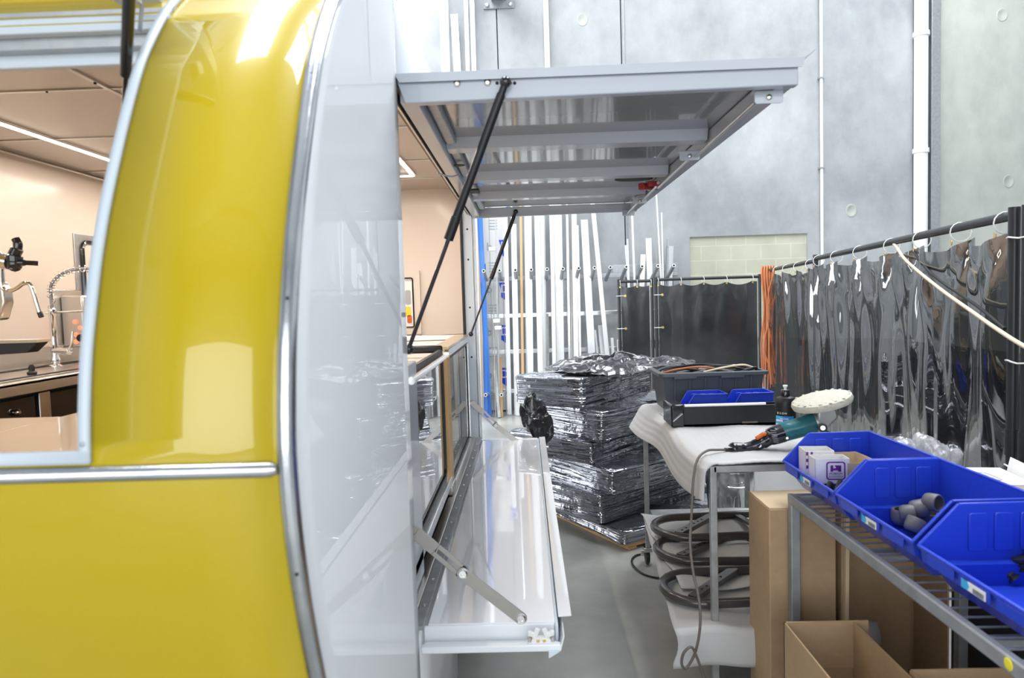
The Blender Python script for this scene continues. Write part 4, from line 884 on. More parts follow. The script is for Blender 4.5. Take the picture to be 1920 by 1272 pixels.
# ================================================================ TROLLEY TABLE
TX0, TX1, TY0, TY1, TZ = .665, 1.235, 2.46, 3.85, .925
tb = empty('trolley_table', ((TX0+TX1)/2, 3.15, 0), 'grey steel frame trolley table covered by white packing foam', 'table', wc=True)
for x in (TX0, TX1):
    for y in (TY0, TY1):
        B().box((x-.0125, y-.0125, .11), (x+.0125, y+.0125, TZ)).build('leg', 'tubegrey', tb, bevel=.003)
        k = B().bar((x, y, .11), (x, y, .085), .05, .05, (0, 1, 0)); k.bar((x-.018, y, .09), (x-.018, y+.03, .045), .003, .04, (1, 0, 0)); k.bar((x+.018, y, .09), (x+.018, y+.03, .045), .003, .04, (1, 0, 0))
        c = k.build('caster', 'chrome', tb, bevel=.002)
        B().lathe([(.030, -.012), (.046, -.010), (.05, -.004), (.05, .004), (.046, .010), (.030, .012)], 24, Matrix.Translation((x, y+.03, .05)) @ Matrix.Rotation(R(90), 4, 'Y')).build('wheel', 'black', c, smooth=True)
for (a, b) in (((TX0, TY0), (TX1, TY0)), ((TX0, TY1), (TX1, TY1)), ((TX0, TY0), (TX0, TY1)), ((TX1, TY0), (TX1, TY1))):
    for z in (TZ-.012, .25): B().bar((*a, z), (*b, z), .025, .025).build('rail', 'tubegrey', tb, bevel=.003)
B().box((TX0+.012, TY0+.012, TZ-.02), (TX1-.012, TY1-.012, TZ-.004)).build('top_board', 'wood', tb)
B().box((TX0+.014, TY0+.06, .25), (TX1-.014, TY1-.014, .33)).build('lower_shelf', 'tubegrey', tb)
# upper foam sheet, curling over the aisle side
def foamtop(u, v):                                   # u along the table (near to far), v from inner side over the edge
    y = TY0-.02+(TY1-TY0+.0)*u; rp = .0004*sin(v*(.605+.115)*2*pi/.03); W = .605; over = .115+.015*sin(u*9); Lt = W+over; s = v*Lt
    r_ = .05
    if s < W-r_: return (TX1-s, y, TZ+.012+rp+.003*sin(s*20+u*5))
    t = (s-(W-r_)); a = min(t/r_, 1.5-.45*u); x = TX1-(W-r_)-r_*sin(a); z = TZ+.012-r_*(1-cos(a))
    if t/r_ > a: e = t-a*r_; x -= e*cos(a)*1; z -= e*sin(a)
    return (x-rp-.01*sin(u*7), y+.02*u*max(0, t), z+rp)
fsh = B().grid(foamtop, 40, 190).build('foam_sheet', 'foam', smooth=True, solid=.006, angle=180)
tag(fsh, 'white ribbed packing foam sheet draped over the trolley table top', 'foam sheet')
# lower foam sheets
def foamlow(u, v):
    x = .505+.72*u; Lt = 1.45; s = v*Lt; yb = TY0-.06
    wav = .006*sin(x*22)+.004*sin(s*31)
    if s < 1.28: return (x+.11*(1-u)*(1-s/1.28), TY0+1.22-s, .340+wav)
    t = s-1.28; return (x+.01*sin(t*30), yb-.012*sin(t*14), .345-t*.80+wav)
tag(B().grid(foamlow, 30, 60).build('foam_sheet', 'foam', smooth=True, solid=.005, angle=180), 'white packing foam lining the lower shelf and hanging at its near end', 'foam sheet')
def foamhi(u, v):
    x = .60+.59*u; y = 2.72+.95*v; return (x, y, .352+.012*sin(y*17+x*6)+.012*sin(x*14)+.03*v*u)
tag(B().grid(foamhi, 24, 30).build('foam_sheet', 'foam', smooth=True, solid=.004, angle=180), 'second white foam sheet lying between the black tube frames', 'foam sheet')
# black tubular loop frames on the lower shelf
def loopframe(cy, z, yaw, x0, lab):
    t = empty('tube_frame', (x0, cy, z), lab, 'steel frame', 'black tube frames on the lower shelf', rz=yaw)
    w_, L_, r_ = .30, .85, .15; pts = [(L_, w_/2, 0)]+[(r_-r_*sin(a), w_/2*cos(a), 0) for a in [i*pi/12 for i in range(13)]]+[(L_, -w_/2, 0)]
    pts = [(L_, w_/2, 0), (.6, w_/2, 0), (.4, w_/2, 0), (.25, w_/2, 0)]+pts[1:-1]+[(.25, -w_/2, 0), (.4, -w_/2, 0), (.6, -w_/2, 0), (L_, -w_/2, 0)]
    B().tube(pts, .019, 14).build('loop_tube', 'black_steel', t, smooth=True)
    br = B().bar((.085, -w_/2+.045, .004), (.34, w_/2-.005, .004), .040, .022).build('perforated_bar', 'black_steel', t, bevel=.002)
    for k in range(6):
        p = V((.085, -w_/2+.045, .0155)).lerp(V((.34, w_/2-.005, .0155)), .10+.11*k); B().lathe([(.0055, 0), (.0055, .0008)], 12, Matrix.Translation(p)).build('hole', 'void', br)
    B().bar((.46, w_/2-.01, .0), (.50, -w_/2+.01, .0), .032, .014).build('cross_bar', 'black_steel', t, bevel=.002)
    return t
loopframe(2.69, .370, R(3), .525, 'black tube loop frame nearest the camera on the lower shelf')
loopframe(3.11, .374, R(-2), .580, 'middle black tube loop frame, overlapping the far one')
loopframe(3.29, .410, R(4), .605, 'farthest black tube loop frame, highest of the three')
# ---- things on the table
TT = TZ+.016
def tote():
    x0, x1, y0, y1, z0, z1 = .70, 1.215, 3.50, 3.82, TT+.002, 1.145
    t = empty('storage_tote', ((x0+x1)/2, (y0+y1)/2, z0), 'charcoal plastic storage tote full of cables at the table far end', 'storage tote', wc=True)
    m = B(); tp = .025
    lo = [(x0+tp, y0+tp), (x1-tp, y0+tp), (x1-tp, y1-tp), (x0+tp, y1-tp)]; hi = [(x0, y0), (x1, y0), (x1, y1), (x0, y1)]
    m.add([(*p, z0) for p in lo]+[(*p, z1) for p in hi], [(0, 1, 2, 3)]+[(i, (i+1) % 4, 4+(i+1) % 4, 4+i) for i in range(4)])
    bd = m.build('tub', 'grey_tote', t, solid=.004)
    rim = B(); c = ((x0+x1)/2, (y0+y1)/2)
    a = rr(x1-x0+.045, y1-y0+.045, .03, 5); b = rr(x1-x0-.005, y1-y0-.005, .02, 5); n = len(a)
    rim.add([(c[0]+p, c[1]+q, z1) for p, q in a]+[(c[0]+p, c[1]+q, z1+.003) for p, q in b]+[(c[0]+p*1.0, c[1]+q*1.0, z1-.016) for p, q in a]+[(c[0]+p, c[1]+q, z1-.004) for p, q in b], [q for i in range(n) for j in [(i+1) % n] for q in ((i, j, n+j, n+i), (i, 2*n+i, 2*n+j, j), (2*n+i, 3*n+i, 3*n+j, 2*n+j))])
    rim.build('rim', 'tubegrey' if False else 'grey_tote', t, smooth=True)
    for k in range(6): x = x0+.06+k*.078; B().bar((x, y0+.018, z0+.01), (x, y0-.001, z1-.02), .012, .008).build('rib', 'grey_tote', t, bevel=.002)
    for k in (0, 1): B().box((x0+.05+.24*k, y0-.022, z1-.03), (x0+.17+.24*k, y0-.004, z1-.012)).build('grip', 'grey_tote', t, bevel=.004)
    B().box((x0+.01, y0+.01, z1-.06), (x1-.01, y1-.01, z1-.05)).build('contents_bed', 'darkstuff', t)
    return (x0, x1, y0, y1, z1)
x0, x1, y0, y1, z1 = tote()
random.seed(21)
CB = ['black', 'black', 'grey_tote', 'orange', 'black', 'cord_grey', 'tubegrey', 'black', 'black', 'cord_beige', 'black', 'black_gloss']
WHERE = ['along the tote front', 'from the tote left corner', 'under the others, lying flat', 'short orange one at tote left', 'curling at the tote centre', 'brownish, crossing the middle', 'pale grey with raised end', 'black one under grey leads', 'at the tote back', 'beige, half hidden', 'at the tote right', 'glossy, topmost']
for k, mt in enumerate(CB):
    cx = x0+.05+.035*k; pts = []; cy = y0+.05+.022*(k*5 % 11); zz = z1-.03+.006*(k % 5)
    pts = spline([(max(x0+.02, cx-.14), cy, zz), (cx-.04, cy+.03*sin(k), zz+.018), (cx+.06, cy-.02*cos(k*2), zz+.026+.008*sin(k*3)), (min(x1-.02, cx+.18), cy+.02, zz+.012+.02*(k == 6))], 6)
    tag(B().tube(pts, .0055+.001*(k % 3), 8).build('cable', mt, smooth=True), 'cable lying in the storage tote, '+WHERE[k], 'cable', 'cables in the storage tote')
# small blue bins
def picking_bin(L, Wd, H, lip, slope, mt='bin_blue', name='parts_bin', lab='', grp='', label=True, rib=3):
    """open front at x=0, back at x=L, width along y, body tapering under the lip"""
    t = empty(name, (0, 0, 0), lab, 'storage bin', grp); h = Wd/2; zb = lip*.55; i_ = .05*Wd; q0, q1 = .2*L, .07*L
    m = B()
    # side walls: lower inset part and upper flared part
    for s in (-1, 1):
        yl, yu = s*(h-i_), s*h
        m.add([(q0, yl, 0), (L-.012, yl, 0), (L-.006, yl, zb), (q1, yl, zb), (.0, yu, lip), (slope, yu, H), (L, yu, H), (L-.004, yu, zb+.004), (.006, yu, zb+.004)],
              [(0, 1, 2, 3), (3, 2, 7, 8), (8, 7, 6, 5, 4)])
    m.add([(q0, -h+i_, 0), (L-.012, -h+i_, 0), (L-.012, h-i_, 0), (q0, h-i_, 0), (q1, -h+i_, zb), (q1, h-i_, zb), (.006, -h, zb+.004), (.006, h, zb+.004), (0, -h, lip), (0, h, lip), (L-.006, -h+i_, zb), (L-.006, h-i_, zb), (L, -h, H), (L, h, H), (L-.004, -h, zb+.004), (L-.004, h, zb+.004)],
          [(0, 3, 2, 1), (0, 4, 5, 3), (4, 6, 7, 5), (6, 8, 9, 7), (1, 2, 11, 10), (10, 11, 15, 14), (14, 15, 13, 12)])
    m.build('bin_body', mt, t, solid=.003)
    r = B(); rt = .007
    for s in (-1, 1):
        y = s*(h+.003); r.bar((-.002, y, lip), (slope, y, H), .008, rt, (-.5, 0, .5)); r.bar((slope, y, H), (L+.003, y, H), .008, rt)
    r.bar((L+.002, -h-.006, H), (L+.002, h+.006, H), .008, rt); r.bar((-.002, -h-.006, lip-.002), (-.002, h+.006, lip-.002), .008, .008)
    r.build('rim', mt, t, bevel=.002)
    for s in (-1, 1):
        for k in range(rib):
            cx = slope+.02+(L-slope-.03)*(k+.5)/rib-.01; w_ = (L-slope)/rib*.62; zz = (H+zb)/2+.004; hh = (H-zb)*.66
            if cx+w_/2 < L-.006: B().prism([(cx+a, s*(h-.006), zz+b) for a, b in rr(w_, hh, .006, 3)], (0, s*.005, 0)).build('raised_panel', mt, t, bevel=.0015)
    if label:
        for k in (-1, 0, 1):
            cy = k*Wd*.29; B().prism([(-.0035-.002, cy+a, lip*.80+b) for a, b in rr(Wd*.24, lip*.26, .003, 2)], (.004, 0, 0)).build('label_holder', mt, t, bevel=.001)
        lb = B().box((-.008, -Wd*.10, lip*.70), (-.0065, Wd*.09, lip*.90)).build('bin_label', 'whitecard', t)
        B().prism([(-.0085, .09*Wd-.001-a, b+lip*.80) for a, b in ((0, -.2*lip/2), (.018, -.2*lip/2), (.024, 0), (.018, .2*lip/2), (0, .2*lip/2))], (.002, 0, 0)).build('blue_corner', 'cyan', lb)
        text('Stock', 'label_word', .008, basis((-.009, .09*Wd-.011, lip*.80), (0, -1, 0), (-1, 0, 0)), 'whitecard', lb) if False else None
        bc = B()
        for q in range(9): bc.box((-.0092, -Wd*.09+.0035*q, lip*.72), (-.008, -Wd*.09+.0035*q+.0012+.0008*(q % 3), lip*.83))
        bc.build('barcode', 'rackgrey', lb)
    return t
for k, (xx, ln) in enumerate(((.76, 'left'), (.985, 'right'))):
    t = picking_bin(.205, .13, .115, .03, .05, name='parts_bin', lab='small blue parts bin in front of the tote, %s one of the pair' % ln, grp='small blue bins on the table', label=False, rib=3)
    t.location = (xx, 3.37, TT+.004)
# long black tray with pale worn edge
tx = aZ(1262, 795, TT).x; 
lt = empty('long_tray', (.95, 3.1, TT), 'long black padded tray with pale top edge lying on the foam', 'tray', wc=True)
yA = 3.12
k = B(); k.box((.70, yA, TT), (1.22, yA+.012, TT+.092)); k.box((.70, yA, TT), (1.22, yA+.16, TT+.012)); k.box((.70, yA+.15, TT), (1.22, yA+.16, TT+.08)); k.build('tray_body', 'black', lt, bevel=.002)
B().box((.655, yA-.015, TT), (.715, yA+.17, TT+.105)).build('end_block', 'black_gloss', lt, bevel=.008)
B().tube([(.72, yA+.006, TT+.096), (1.09, yA+.006, TT+.096)], .007, 10).build('pale_edge', 'pvcwhite', lt, smooth=True)
B().bar((.662, yA-.017, TT+.03), (.705, yA-.019, TT+.065), .002, .014, (0, 1, 0)).build('silver_clip', 'chrome', lt)
B().box((.98, yA-.004, TT+.01), (1.05, yA, TT+.018)).build('seam_tab', 'cord_grey', lt)
# polish bottle
p = aZ(1473, 817, TT); bx, by = p.x, p.y
bt = empty('polish_bottle', (bx, by, TT), 'black plastic polish bottle with blue and white label', 'bottle')
B().lathe([(.0001, 0), (.036, 0), (.0415, .006), (.0415, .135), (.0405, .15), (.034, .162), (.018, .168), (.016, .172)], 32).build('bottle_body', 'black', bt, smooth=True)
B().lathe([(.0185, .170), (.0185, .192), (.017, .194)], 24).build('cap', 'black_gloss', bt, smooth=True)
B().lathe([(.0001, .190), (.007, .193), (.005, .200), (.010, .210), (.009, .214), (.0001, .214)], 16).build('nozzle_tip', 'whitecard', bt, smooth=True)
def wraplabel(a0, a1, z0, z1, r_, mt, nm, par):
    B().grid(lambda u, v: (r_*cos(R(a0+(a1-a0)*u)), r_*sin(R(a0+(a1-a0)*u)), z0+(z1-z0)*v), 16, 2).build(nm, mt, par, smooth=True)
lb = wraplabel(-172, -62, .02, .088, .0421, 'whitecard', 'label', bt)
LBL = [o for o in bt.children if o.name.startswith('label')][0]
wraplabel(-172, -95, .072, .088, .0424, 'cyan', 'cyan_band', LBL); wraplabel(-125, -62, .056, .088, .0426, 'bluetext', 'blue_band', LBL); wraplabel(-172, -130, .056, .066, .0424, 'cyan', 'cyan_band', LBL)
def curved_text(body, size, a_c, z, r_, mt, par, step):
    for i, ch in enumerate(body):
        if ch == ' ': continue
        a = R(a_c+(i-(len(body)-1)/2)*step); text(ch, 'label_letter', size, basis((r_*cos(a), r_*sin(a), z), (-sin(a), cos(a), 0), (cos(a), sin(a), 0)), mt, par)
curved_text('BSON', .011, -132, .100, .0423, 'whitecard', LBL, 15)
curved_text('SHING', .010, -118, .077, .0430, 'whitecard', LBL, 9.5)
# ---- rotary polisher, resting on the table
PY = 2.62
P_ = lambda x, y, dy=0: aY(x, y, PY+dy)
pz = empty('rotary_polisher', (P_(1470, 850).x, PY, TT), 'teal and black rotary polisher with cream foam pad pointing up', 'polisher', wc=True)
pxm = PY/F
B().tube([P_(1465, 812), P_(1467, 811), P_(1496, 803), P_(1523, 794), P_(1527, 793)], [.033, .037, .038, .040, .039], 26).build('motor_housing', 'teal', pz, smooth=True)
hd_ = B().tube([P_(1525, 794), P_(1529, 793), P_(1536, 790), P_(1538, 789)], [.040, .041, .038, .030], 24); hd_.build('gear_collar', 'castgrey', pz, smooth=True)
gh = B(); gh.prism([P_(1533, 768, -.04), P_(1552, 764, -.04), P_(1569, 767, -.04), P_(1573, 784, -.04), P_(1552, 804, -.04), P_(1535, 810, -.04)], (0, .08, 0)); ghb = gh.build('gear_head', 'castgrey', pz, bevel=.008, seg=3)
B().tube([P_(1546, 772), P_(1543, 758)], [.019, .016], 18).build('spindle_neck', 'castgrey', ghb, smooth=True); B().tube([P_(1544, 765), P_(1543, 757)], .020, 18).build('spindle_ring', 'black_gloss', ghb, smooth=True)
B().tube([P_(1543, 803, -.065), P_(1543, 803, -.02)], .0165, 18).build('side_handle_boss', 'black', pz, smooth=True); B().tube([P_(1543, 803, -.070), P_(1543, 803, -.065)], .009, 14).build('boss_screw', 'steel', pz, smooth=True)
B().bar(P_(1548, 812, -.03), P_(1580, 822, -.0), .012, .02).build('side_handle', 'black', pz, bevel=.004)
vh = B().tube([P_(1440, 822), P_(1444, 820), P_(1455, 816), P_(1467, 812)], [.024, .033, .036, .037], 24).build('vent_housing', 'black_gloss', pz, smooth=True)
for k in range(7):
    c = P_(1449+k*.9, 808+k*3.6, -.036+.004*abs(k-3)*.3); B().bar(c+V((-.009, 0, .002)), c+V((.011, -.001, -.0)), .003, .0022, (0, 0, 1)).build('vent_slot', 'galv', vh)
B().tube([P_(1476, 822, -.036), P_(1476, 822, -.028)], .0085, 16).build('brush_cap', 'black', pz, smooth=True)
B().tube([P_(1476, 822, -.038), P_(1476, 822, -.036)], .0045, 12).build('brush_cap_slot', 'steel', pz, smooth=True)
B().tube(spline([P_(1376, 843), P_(1379, 841), P_(1395, 841), P_(1415, 836), P_(1430, 829), P_(1442, 822)], 5), [.025]*5+[.0225]*5+[.0205]*5+[.023]*5+[.027]*5+[.031], 20).build('rear_handle', 'black_gloss', pz, smooth=True)
k = B().tube(spline([P_(1417, 823, -.012), P_(1424, 819, -.012), P_(1432, 814, -.012), P_(1436, 816, -.012)], 4), [.004]+[.008]*11+[.004], 12).build('switch_lever', 'orange_dk', pz, smooth=True)
B().tube([P_(1424, 836, -.022), P_(1424, 836, -.014)], .0075, 14).build('handle_screw', 'galv', pz, smooth=True)
pc = P_(1541, 753); ax = V((-.24, -.03, .97)).normalized(); mx = basis(pc, ax.orthogonal(), ax)
pd = B(); prof = [(.0001, -.014), (.095, -.016), (.108, -.012), (.112, 0), (.108, .012), (.095, .017), (.05, .018), (.0001, .018)]
pd.lathe(prof, 60, mx); pdo = pd.build('foam_pad', 'pad', pz, smooth=True, sub=0)
dm = B()
for i in range(90):
    a = i*2.39996; r_ = .104*math.sqrt((i+.5)/90); q = mx @ V((r_*cos(a), r_*sin(a), .0165)); dm.lathe([(.0062, 0), (.005, .0012), (.0001, .0018)], 8, mx @ Matrix.Translation((r_*cos(a), r_*sin(a), .0165)), cap=False)
tag(dm.build('pad_dimples', 'pad', pdo, smooth=True), kind='stuff')
B().lathe([(.05, -.024), (.06, -.016), (.0001, -.016)], 30, mx).build('backing_plate', 'black', pz, smooth=True)
# its power cable
cb_ = spline([P_(1377, 845), P_(1362, 844), P_(1345, 844, -.02), P_(1325, 846, -.06), P_(1308, 862, -.10), P_(1300, 900, -.12), P_(1297, 960, -.14), P_(1294, 1020, -.20), P_(1300, 1075, -.26), P_(1308, 1110, -.29), P_(1313, 1150, -.31), P_(1311, 1190, -.32), P_(1302, 1228, -.32), P_(1286, 1254, -.32), P_(1278, 1245, -.33), P_(1282, 1225, -.34), P_(1296, 1214, -.34), P_(1306, 1232, -.33), P_(1322, 1275, -.32), P_(1335, 1310, -.32)], 8)
tag(B().tube(cb_, .0048, 10).build('power_cable', 'cord_grey', smooth=True), 'dark polisher power cable hanging off the table edge to the floor', 'cable')
B().tube([P_(1377, 845), P_(1358, 843)], [.009, .0065], 12).build('cable_boot', 'black', pz, smooth=True)
# floor cable by the caster
fcb = [aZ(px, py, .008) for px, py in ((1262, 1083), (1235, 1084), (1205, 1076), (1188, 1062), (1185, 1050), (1195, 1041), (1218, 1038))]
tag(B().tube(spline(fcb, 8), .006, 8).build('floor_cable', 'black', smooth=True), 'black cable loop lying on the concrete beside the far caster', 'cable')
# galvanised bucket, white foam board
bk = empty('metal_bin', (1.20, 4.06, 0), 'ribbed galvanised metal bin standing behind the trolley table', 'bin')
n = 72; vs = []; fs = []
prof = [(.105, 0), (.112, .02), (.118, .1), (.128, .3), (.132, .36), (.137, .37), (.137, .40), (.142, .41), (.140, .50), (.146, .505), (.146, .515), (.138, .515), (.134, .40), (.12, .1), (.001, .02)]
for i, (r_, z) in enumerate(prof):
    for k in range(n): rp = r_*(1+(.035*cos(k*2*pi*4/n*4.5) if 1 < i < 5 else 0)); vs.append((rp*cos(2*pi*k/n), rp*sin(2*pi*k/n), z))
fs = [(i*n+k, i*n+(k+1) % n, (i+1)*n+(k+1) % n, (i+1)*n+k) for i in range(len(prof)-1) for k in range(n)]
B().add(vs, fs).build('bin_shell', 'zinc', bk, smooth=True)
for s in (-1, 1): B().tube(spline([(s*.05, -.142, .44), (s*.055, -.16, .43), (0, -.165, .425), (-s*.055, -.16, .43), (-s*.05, -.142, .44)], 5), .004, 8).build('handle', 'chrome', bk, smooth=True) if s > 0 else None
k = B(); k.grid(lambda u, v: (1.60+.62*u, 4.80+.12*v+.01*sin(u*12), .0+.52*v+.01*sin(u*5)), 20, 8)
tag(k.build('foam_board', 'foam', smooth=True, solid=.02, angle=180), 'white foam board leaning low behind the metal bin', 'foam board')
# ================================================================ STEEL RACK WITH BINS
RX0, RX1, RYn, RYf, RZ = .862, 1.405, .62, 2.215, .885
ra = empty('wire_shelf_rack', ((RX0+RX1)/2, 1.4, 0), 'grey steel rack with wire mesh shelf carrying the blue bins', 'rack', wc=True)
for x in (RX0+.0, RX1):
    for y in (RYn, RYf): B().box((x-.015, y-.015, 0), (x+.015, y+.015, RZ-.002)).build('post', 'rackgrey', ra, bevel=.003)
B().box((RX0-.016, RYn, RZ-.033), (RX0+.003, RYf+.016, RZ)).build('side_rail', 'rackgrey', ra, bevel=.004)
B().box((RX1-.003, RYn, RZ-.033), (RX1+.016, RYf+.016, RZ)).build('side_rail', 'rackgrey', ra, bevel=.004)
for y in (RYf, RYn): B().box((RX0, y-.015, RZ-.033), (RX1, y+.015, RZ-.001)).build('end_rail', 'rackgrey', ra, bevel=.004)
i = 0; y = RYf-.05
while y > RYn+.03: B().tube([(RX0+.003, y, RZ-.008), (RX1-.003, y, RZ-.008)], .0024, 6).build('cross_wire', 'galv', ra, smooth=True); y -= .042
for x in (.955, 1.05, 1.145, 1.24, 1.335): B().tube([(x, RYn+.01, RZ-.0125), (x, RYf-.01, RZ-.0125)], .0026, 6).build('long_wire', 'galv', ra, smooth=True)
for y in (1.75, 1.3): B().box((RX0, y-.012, RZ-.038), (RX1, y+.012, RZ-.016)).build('support_bar', 'rackgrey', ra, bevel=.002)
pm = aZ(1893, 1232, RZ); B().lathe([(.012, 0), (.009, .0015), (.0001, .002)], 14, basis((RX0-.0165, pm.y, RZ-.014), (0, 1, 0), (-1, 0, 0))).build('yellow_mark', 'yellow_mark', ra)
BZ = RZ+.002
binspec = [(2.115, 'blue parts bin with white cartons inside, farthest along the rack'), (1.722, 'blue parts bin holding round grey rubber caps, middle of the rack'), (1.318, 'blue parts bin with black fittings, nearest and cut by the picture edge')]
for y, lab in binspec:
    t = picking_bin(.285, .375, .178, .088, .085, lab=lab, grp='large blue bins on the rack', rib=3); t.location = (.865, y, BZ)
def carton(name, lo, hi, lab, cat='box', logo=None, mt='whitecard', rz=0, opened=True, group=None):
    t = empty(name, lo, lab, cat, group, rz=rz); w_, d_, h_ = [b-a for a, b in zip(lo, hi)]; m = B()
    m.box((0, 0, 0), (w_, d_, .002)); m.box((0, 0, 0), (w_, .0015, h_)); m.box((0, d_-.0015, 0), (w_, d_, h_)); m.box((0, 0, 0), (.0015, d_, h_)); m.box((w_-.0015, 0, 0), (w_, d_, h_))
    if not opened: m.box((0, 0, h_-.002), (w_, d_, h_))
    m.build('carton_body', mt, t); return t
HOB = 'HOBSON'
def emblem(par, mx, s, mt='purple'):
    """rounded square outline with a block letter glyph above the wordmark"""
    a = rr(s, s, s*.16, 5); b = rr(s*.86, s*.86, s*.11, 5); n = len(a)
    m = B(); m.add([mx @ V((p, q, .0008)) for p, q in a]+[mx @ V((p, q, .0008)) for p, q in b], [(i, (i+1) % n, n+(i+1) % n, n+i) for i in range(n)]); m.build('emblem_border', mt, par)
    g = B(); z = .0009; S = s
    def q_(x0, y0, x1, y1): g.add([mx @ V(p) for p in ((x0*S, y0*S, z), (x1*S, y0*S, z), (x1*S, y1*S, z), (x0*S, y1*S, z))], [(0, 1, 2, 3)])
    q_(-.28, -.05, -.14, .30); q_(-.14, -.05, .14, .06) if False else None
    q_(.12, -.05, .28, .14); q_(-.14, .02, .28, .14); q_(.0, .14, .28, .30); q_(-.05, .22, .0, .30)
    g.build('emblem_glyph', mt, par)
    text(HOB, 'emblem_word', s*.17, mx @ Matrix.Translation((0, -s*.16, .0006)), mt, par, ext=.0002)
    l = B()
    for yy in (-.30, -.36): l.add([mx @ V(p) for p in ((-.38*S, yy*S, z), (.38*S, yy*S, z), (.38*S, (yy+.022)*S, z), (-.38*S, (yy+.022)*S, z))], [(0, 1, 2, 3)])
    l.build('emblem_lines', mt, par)
c1 = carton('small_carton', (.900, 2.14, BZ+.052), (1.005, 2.20, BZ+.132), 'small white carton with purple emblem in the far bin', rz=R(-4))
emblem(c1, basis((.062, -.0012, .042), (1, 0, 0), (0, -1, 0)), .058)
c2 = carton('small_carton', (.900, 2.215, BZ+.052), (.990, 2.29, BZ+.140), 'open white carton behind the emblem carton, purple chequered end', rz=R(-6), mt='whitecard')
for i_ in range(5):
    for j_ in range(4):
        if (i_+j_) % 2 == 0: B().box((.002+.007*j_, -.0012, .030+.011*i_), (.009+.007*j_, -.0004, .041+.011*i_)).build('purple_check', 'purple', c2)
c3 = carton('small_carton', (.998, 2.13, BZ+.010), (1.10, 2.28, BZ+.118), 'brown inner carton beside the emblem carton, orange red print', rz=R(2), mt='card_lt')
for i_, (a, b) in enumerate(((.0, .0), (.012, .01), (.024, 0), (.036, .012), (.012, .025), (.036, .03), (.024, .02), (.048, .004))): B().box((.003+a, -.0012, .045+b), (.012+a, -.0004, .055+b)).build('red_check', 'redprint', c3)
random.seed(5)
for k in range(5):
    x, y = .905+.026*k, 2.09-.012*(k % 3); tag(B().tube([(x, y, BZ+.02+.012*(k % 2)), (x+.03, y+.02, BZ+.065+.008*k)], .008, 12).build('rubber_plug', 'darkcap', smooth=True), 'small black plug by the emblem carton, '+['leftmost', 'second from left', 'middle one', 'second from right', 'rightmost'][k], 'plug', 'black plugs in the far bin')
caps = []
for px, py, z, ti, yw, lab in ((1664, 956, .030, 88, 0, 'stopper lying flat nearest the bin lip'), (1684, 968, .028, 80, 0, 'dull stopper at the left foot of the pile'), (1703, 966, .045, 12, 60, 'shiny stopper on its side at pile front'), (1722, 957, .058, 15, 75, 'larger shiny stopper on its side mid pile'),
      (1748, 945, .080, 5, 25, 'dark bored stopper topmost on the pile'), (1738, 972, .028, 70, 10, 'stopper low at the pile foot'), (1715, 988, .026, 60, 110, 'stopper tucked against the near bin wall'), (1760, 965, .035, 80, 10, 'half hidden stopper under the topmost one')):
    p = aZ(px, py, BZ+z); caps.append((p.x, min(p.y, 1.87), z, ti, yw, lab))
for x, y, z, ti, yw, lab in caps:
    mx = Matrix.Translation((x, y, BZ+z+.004)) @ Matrix.Rotation(R(yw), 4, 'Z') @ Matrix.Rotation(R(90-ti), 4, 'X')
    t = empty('rubber_stopper', (x, y, BZ+z), 'grey rubber '+lab, 'rubber stopper', 'grey rubber stoppers in the middle bin', wc=True)
    B().lathe([(.0001, -.019), (.018, -.019), (.0225, -.015), (.024, -.008), (.024, .016), (.022, .019), (.019, .019), (.018, -.004), (.0001, -.004)], 26, mx).build('hollow_shell', 'rubberfoot', t, smooth=True)
    B().lathe([(.010, -.0195), (.010, -.0205), (.0001, -.0205)], 16, mx).build('moulded_boss', 'darkcap', t, smooth=True)
fit = []
random.seed(14)
POS = ['lowest at the left', 'at the pile front', 'on top at left', 'behind the front one', 'at the pile centre', 'highest', 'right of the highest', 'low at the right', 'against the back wall', 'leaning on the back wall', 'right front', 'right rear', 'half buried', 'far right']
for k in range(14):
    fp = aZ(1893+22*(k % 3), 1072-11*(k//3), BZ+.03); x = fp.x+.004*random.random(); y = fp.y+.004*random.random(); z = BZ+.022+.026*(k % 3)+.01*(k//7)
    t = empty('black_fitting', (x, y, z), 'ribbed black rubber fitting '+POS[k]+' of the near bin heap', 'fitting', 'black fittings in the near bin', rz=random.random()*6)
    B().lathe([(.008, -.014), (.015, -.014), (.015, -.009), (.011, -.008), (.011, -.004), (.015, -.003), (.015, .002), (.011, .003), (.011, .007), (.015, .008), (.015, .013), (.008, .014)], 16, Matrix.Rotation(random.uniform(-1, 1), 4, 'X')).build('ribbed_body', 'darkcap', t, smooth=True)
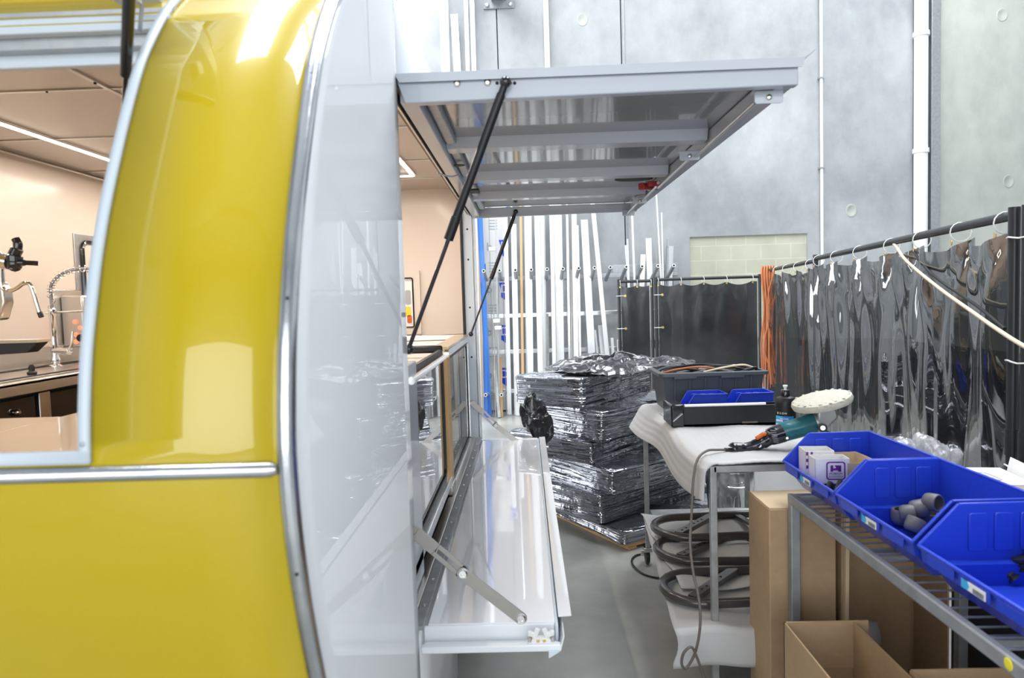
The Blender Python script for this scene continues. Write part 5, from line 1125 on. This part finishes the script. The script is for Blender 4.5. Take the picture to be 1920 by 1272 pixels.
# things behind the bins
cz = BZ
bb = carton('white_carton', (1.21, 1.93, cz), (1.42, 2.13, cz+.10), 'crumpled white carton with grey emblem behind the blue bins', rz=R(-8), opened=False)
emblem(bb, basis((.10, .09, .1008), (1, .1, 0), (0, 0, 1)), .09, 'greyprint')
B().add([(.20, -.01, .0), (.205, .19, .0), (.235, .19, .135), (.23, -.01, .13)], [(0, 1, 2, 3)]).build('carton_flap', 'whitecard', bb, solid=.003)
tag(B().box((1.17, 1.16, cz), (1.40, 1.90, cz+.045)).build('timber_block', 'timber_lt', bevel=.003), 'light timber plank lying behind the near blue bin', 'timber plank')
def bag(cx, cy, cz_, rx, ry, rz_, seed, lab):
    def g(u, v):
        a = 2*pi*u; b = pi*v*.5; p = V((rx*cos(a)*cos(b)**.8, ry*sin(a)*cos(b)**.8, rz_*sin(b)**.9)); q = p*16+V((seed, 0, 0)); k_ = 1+.28*NZ.noise(q)+.14*(1-abs(NZ.noise(q*2.2))*2)
        return V((cx, cy, cz_))+p*k_
    tag(B().grid(g, 48, 22).build('plastic_bag', 'bagfilm', smooth=True, angle=180), lab, 'plastic bag', 'clear plastic bags behind the bins')
bag(1.20, 2.18, BZ+.0, .055, .06, .16, 1, 'clear plastic bag peaking just behind the far blue bin')
bag(1.30, 2.20, BZ+.0, .085, .07, .16, 6, 'rounded clear plastic bag between far bin and white carton')
bag(1.26, 1.86, BZ+.05, .055, .06, .055, 11, 'low crumpled plastic bag in front of the white carton')
# ================================================================ CARDBOARD BOXES
tbx = empty('tall_cardboard_box', (.9, 2.33, 0), 'tall closed cardboard box behind the rack post', 'cardboard box', wc=True)
B().box((.788, 2.236, 0), (1.008, 2.445, .83)).build('box_body', 'card', tbx, bevel=.004)
B().box((.790, 2.24, .830), (1.008, 2.44, .834)).build('top_flap', 'card_lt', tbx, bevel=.001)
bx2 = empty('open_cardboard_box', (1.24, 2.4, 0), 'big cardboard box on its side, open dark front facing the camera', 'cardboard box', wc=True)
m = B(); X0b, X1b, Ya, Yb, Zt = 1.026, 1.38, 2.238, 2.44, .84; th = .006
m.box((X0b, Ya, 0), (X0b+th, Yb, Zt)); m.box((X1b-th, Ya, 0), (X1b, Yb, Zt)); m.box((X0b, Ya, Zt-th), (X1b, Yb, Zt)); m.box((X0b, Ya, 0), (X1b, Yb, th)); m.box((X0b, Yb-th, 0), (X1b, Yb, Zt)); m.build('box_body', 'card', bx2)
B().bar((X0b+.004, Ya-.01, .0), (X0b+.012, Ya-.012, Zt-.005), .012, .02, (0, 1, 0)).build('flap', 'card_lt', bx2, bevel=.001)
def openbox(a_, b_, c_, d_, h_, lab, far=0, cut=0):
    ob = empty('low_cardboard_box', ((a_+b_)/2, (c_+d_)/2, 0), lab, 'cardboard box', wc=True); th = .005; m = B()
    m.box((a_, c_, 0), (b_, d_, .004)); m.box((a_, c_, 0), (a_+th, d_, h_)); m.box((b_-th, c_, 0), (b_, d_, h_-cut)); m.box((a_, d_-th, 0), (b_, d_, h_-cut)); m.box((a_, c_, 0), (b_, c_+th, h_)); m.build('box_body', 'card', ob)
    if far: B().box((a_+.004, d_-th-.004, h_-.14), (b_+far, d_-th+.001, h_+.004)).build('flap', 'card', ob, bevel=.001)
    B().box((a_-.0006, c_+.05, h_-.30), (a_, d_-.06, h_-.25)).build('tape_strip', 'card_lt', ob)
    return ob
dk = empty('dark_filler', (1.6, 2.1, 0), 'dark block added to keep the gap beside the rack leg black', 'gap_filler', wc=True)  # added filler block, stands in for the darkness past the rack leg
B().box((1.44, 2.0, 0), (1.69, 2.33, .78)).build('filler_body', 'darkstuff', dk, bevel=.01)
B().box((1.43, 1.99, .76), (1.70, 2.34, .79)).build('filler_rim', 'black', dk, bevel=.004)
openbox(.740, .945, 1.30, 1.985, .570, 'open topped cardboard box in front of the rack post', far=.04)
openbox(.955, 1.36, 1.22, 1.715, .572, 'wide open cardboard box under the rack, right of the narrower one')
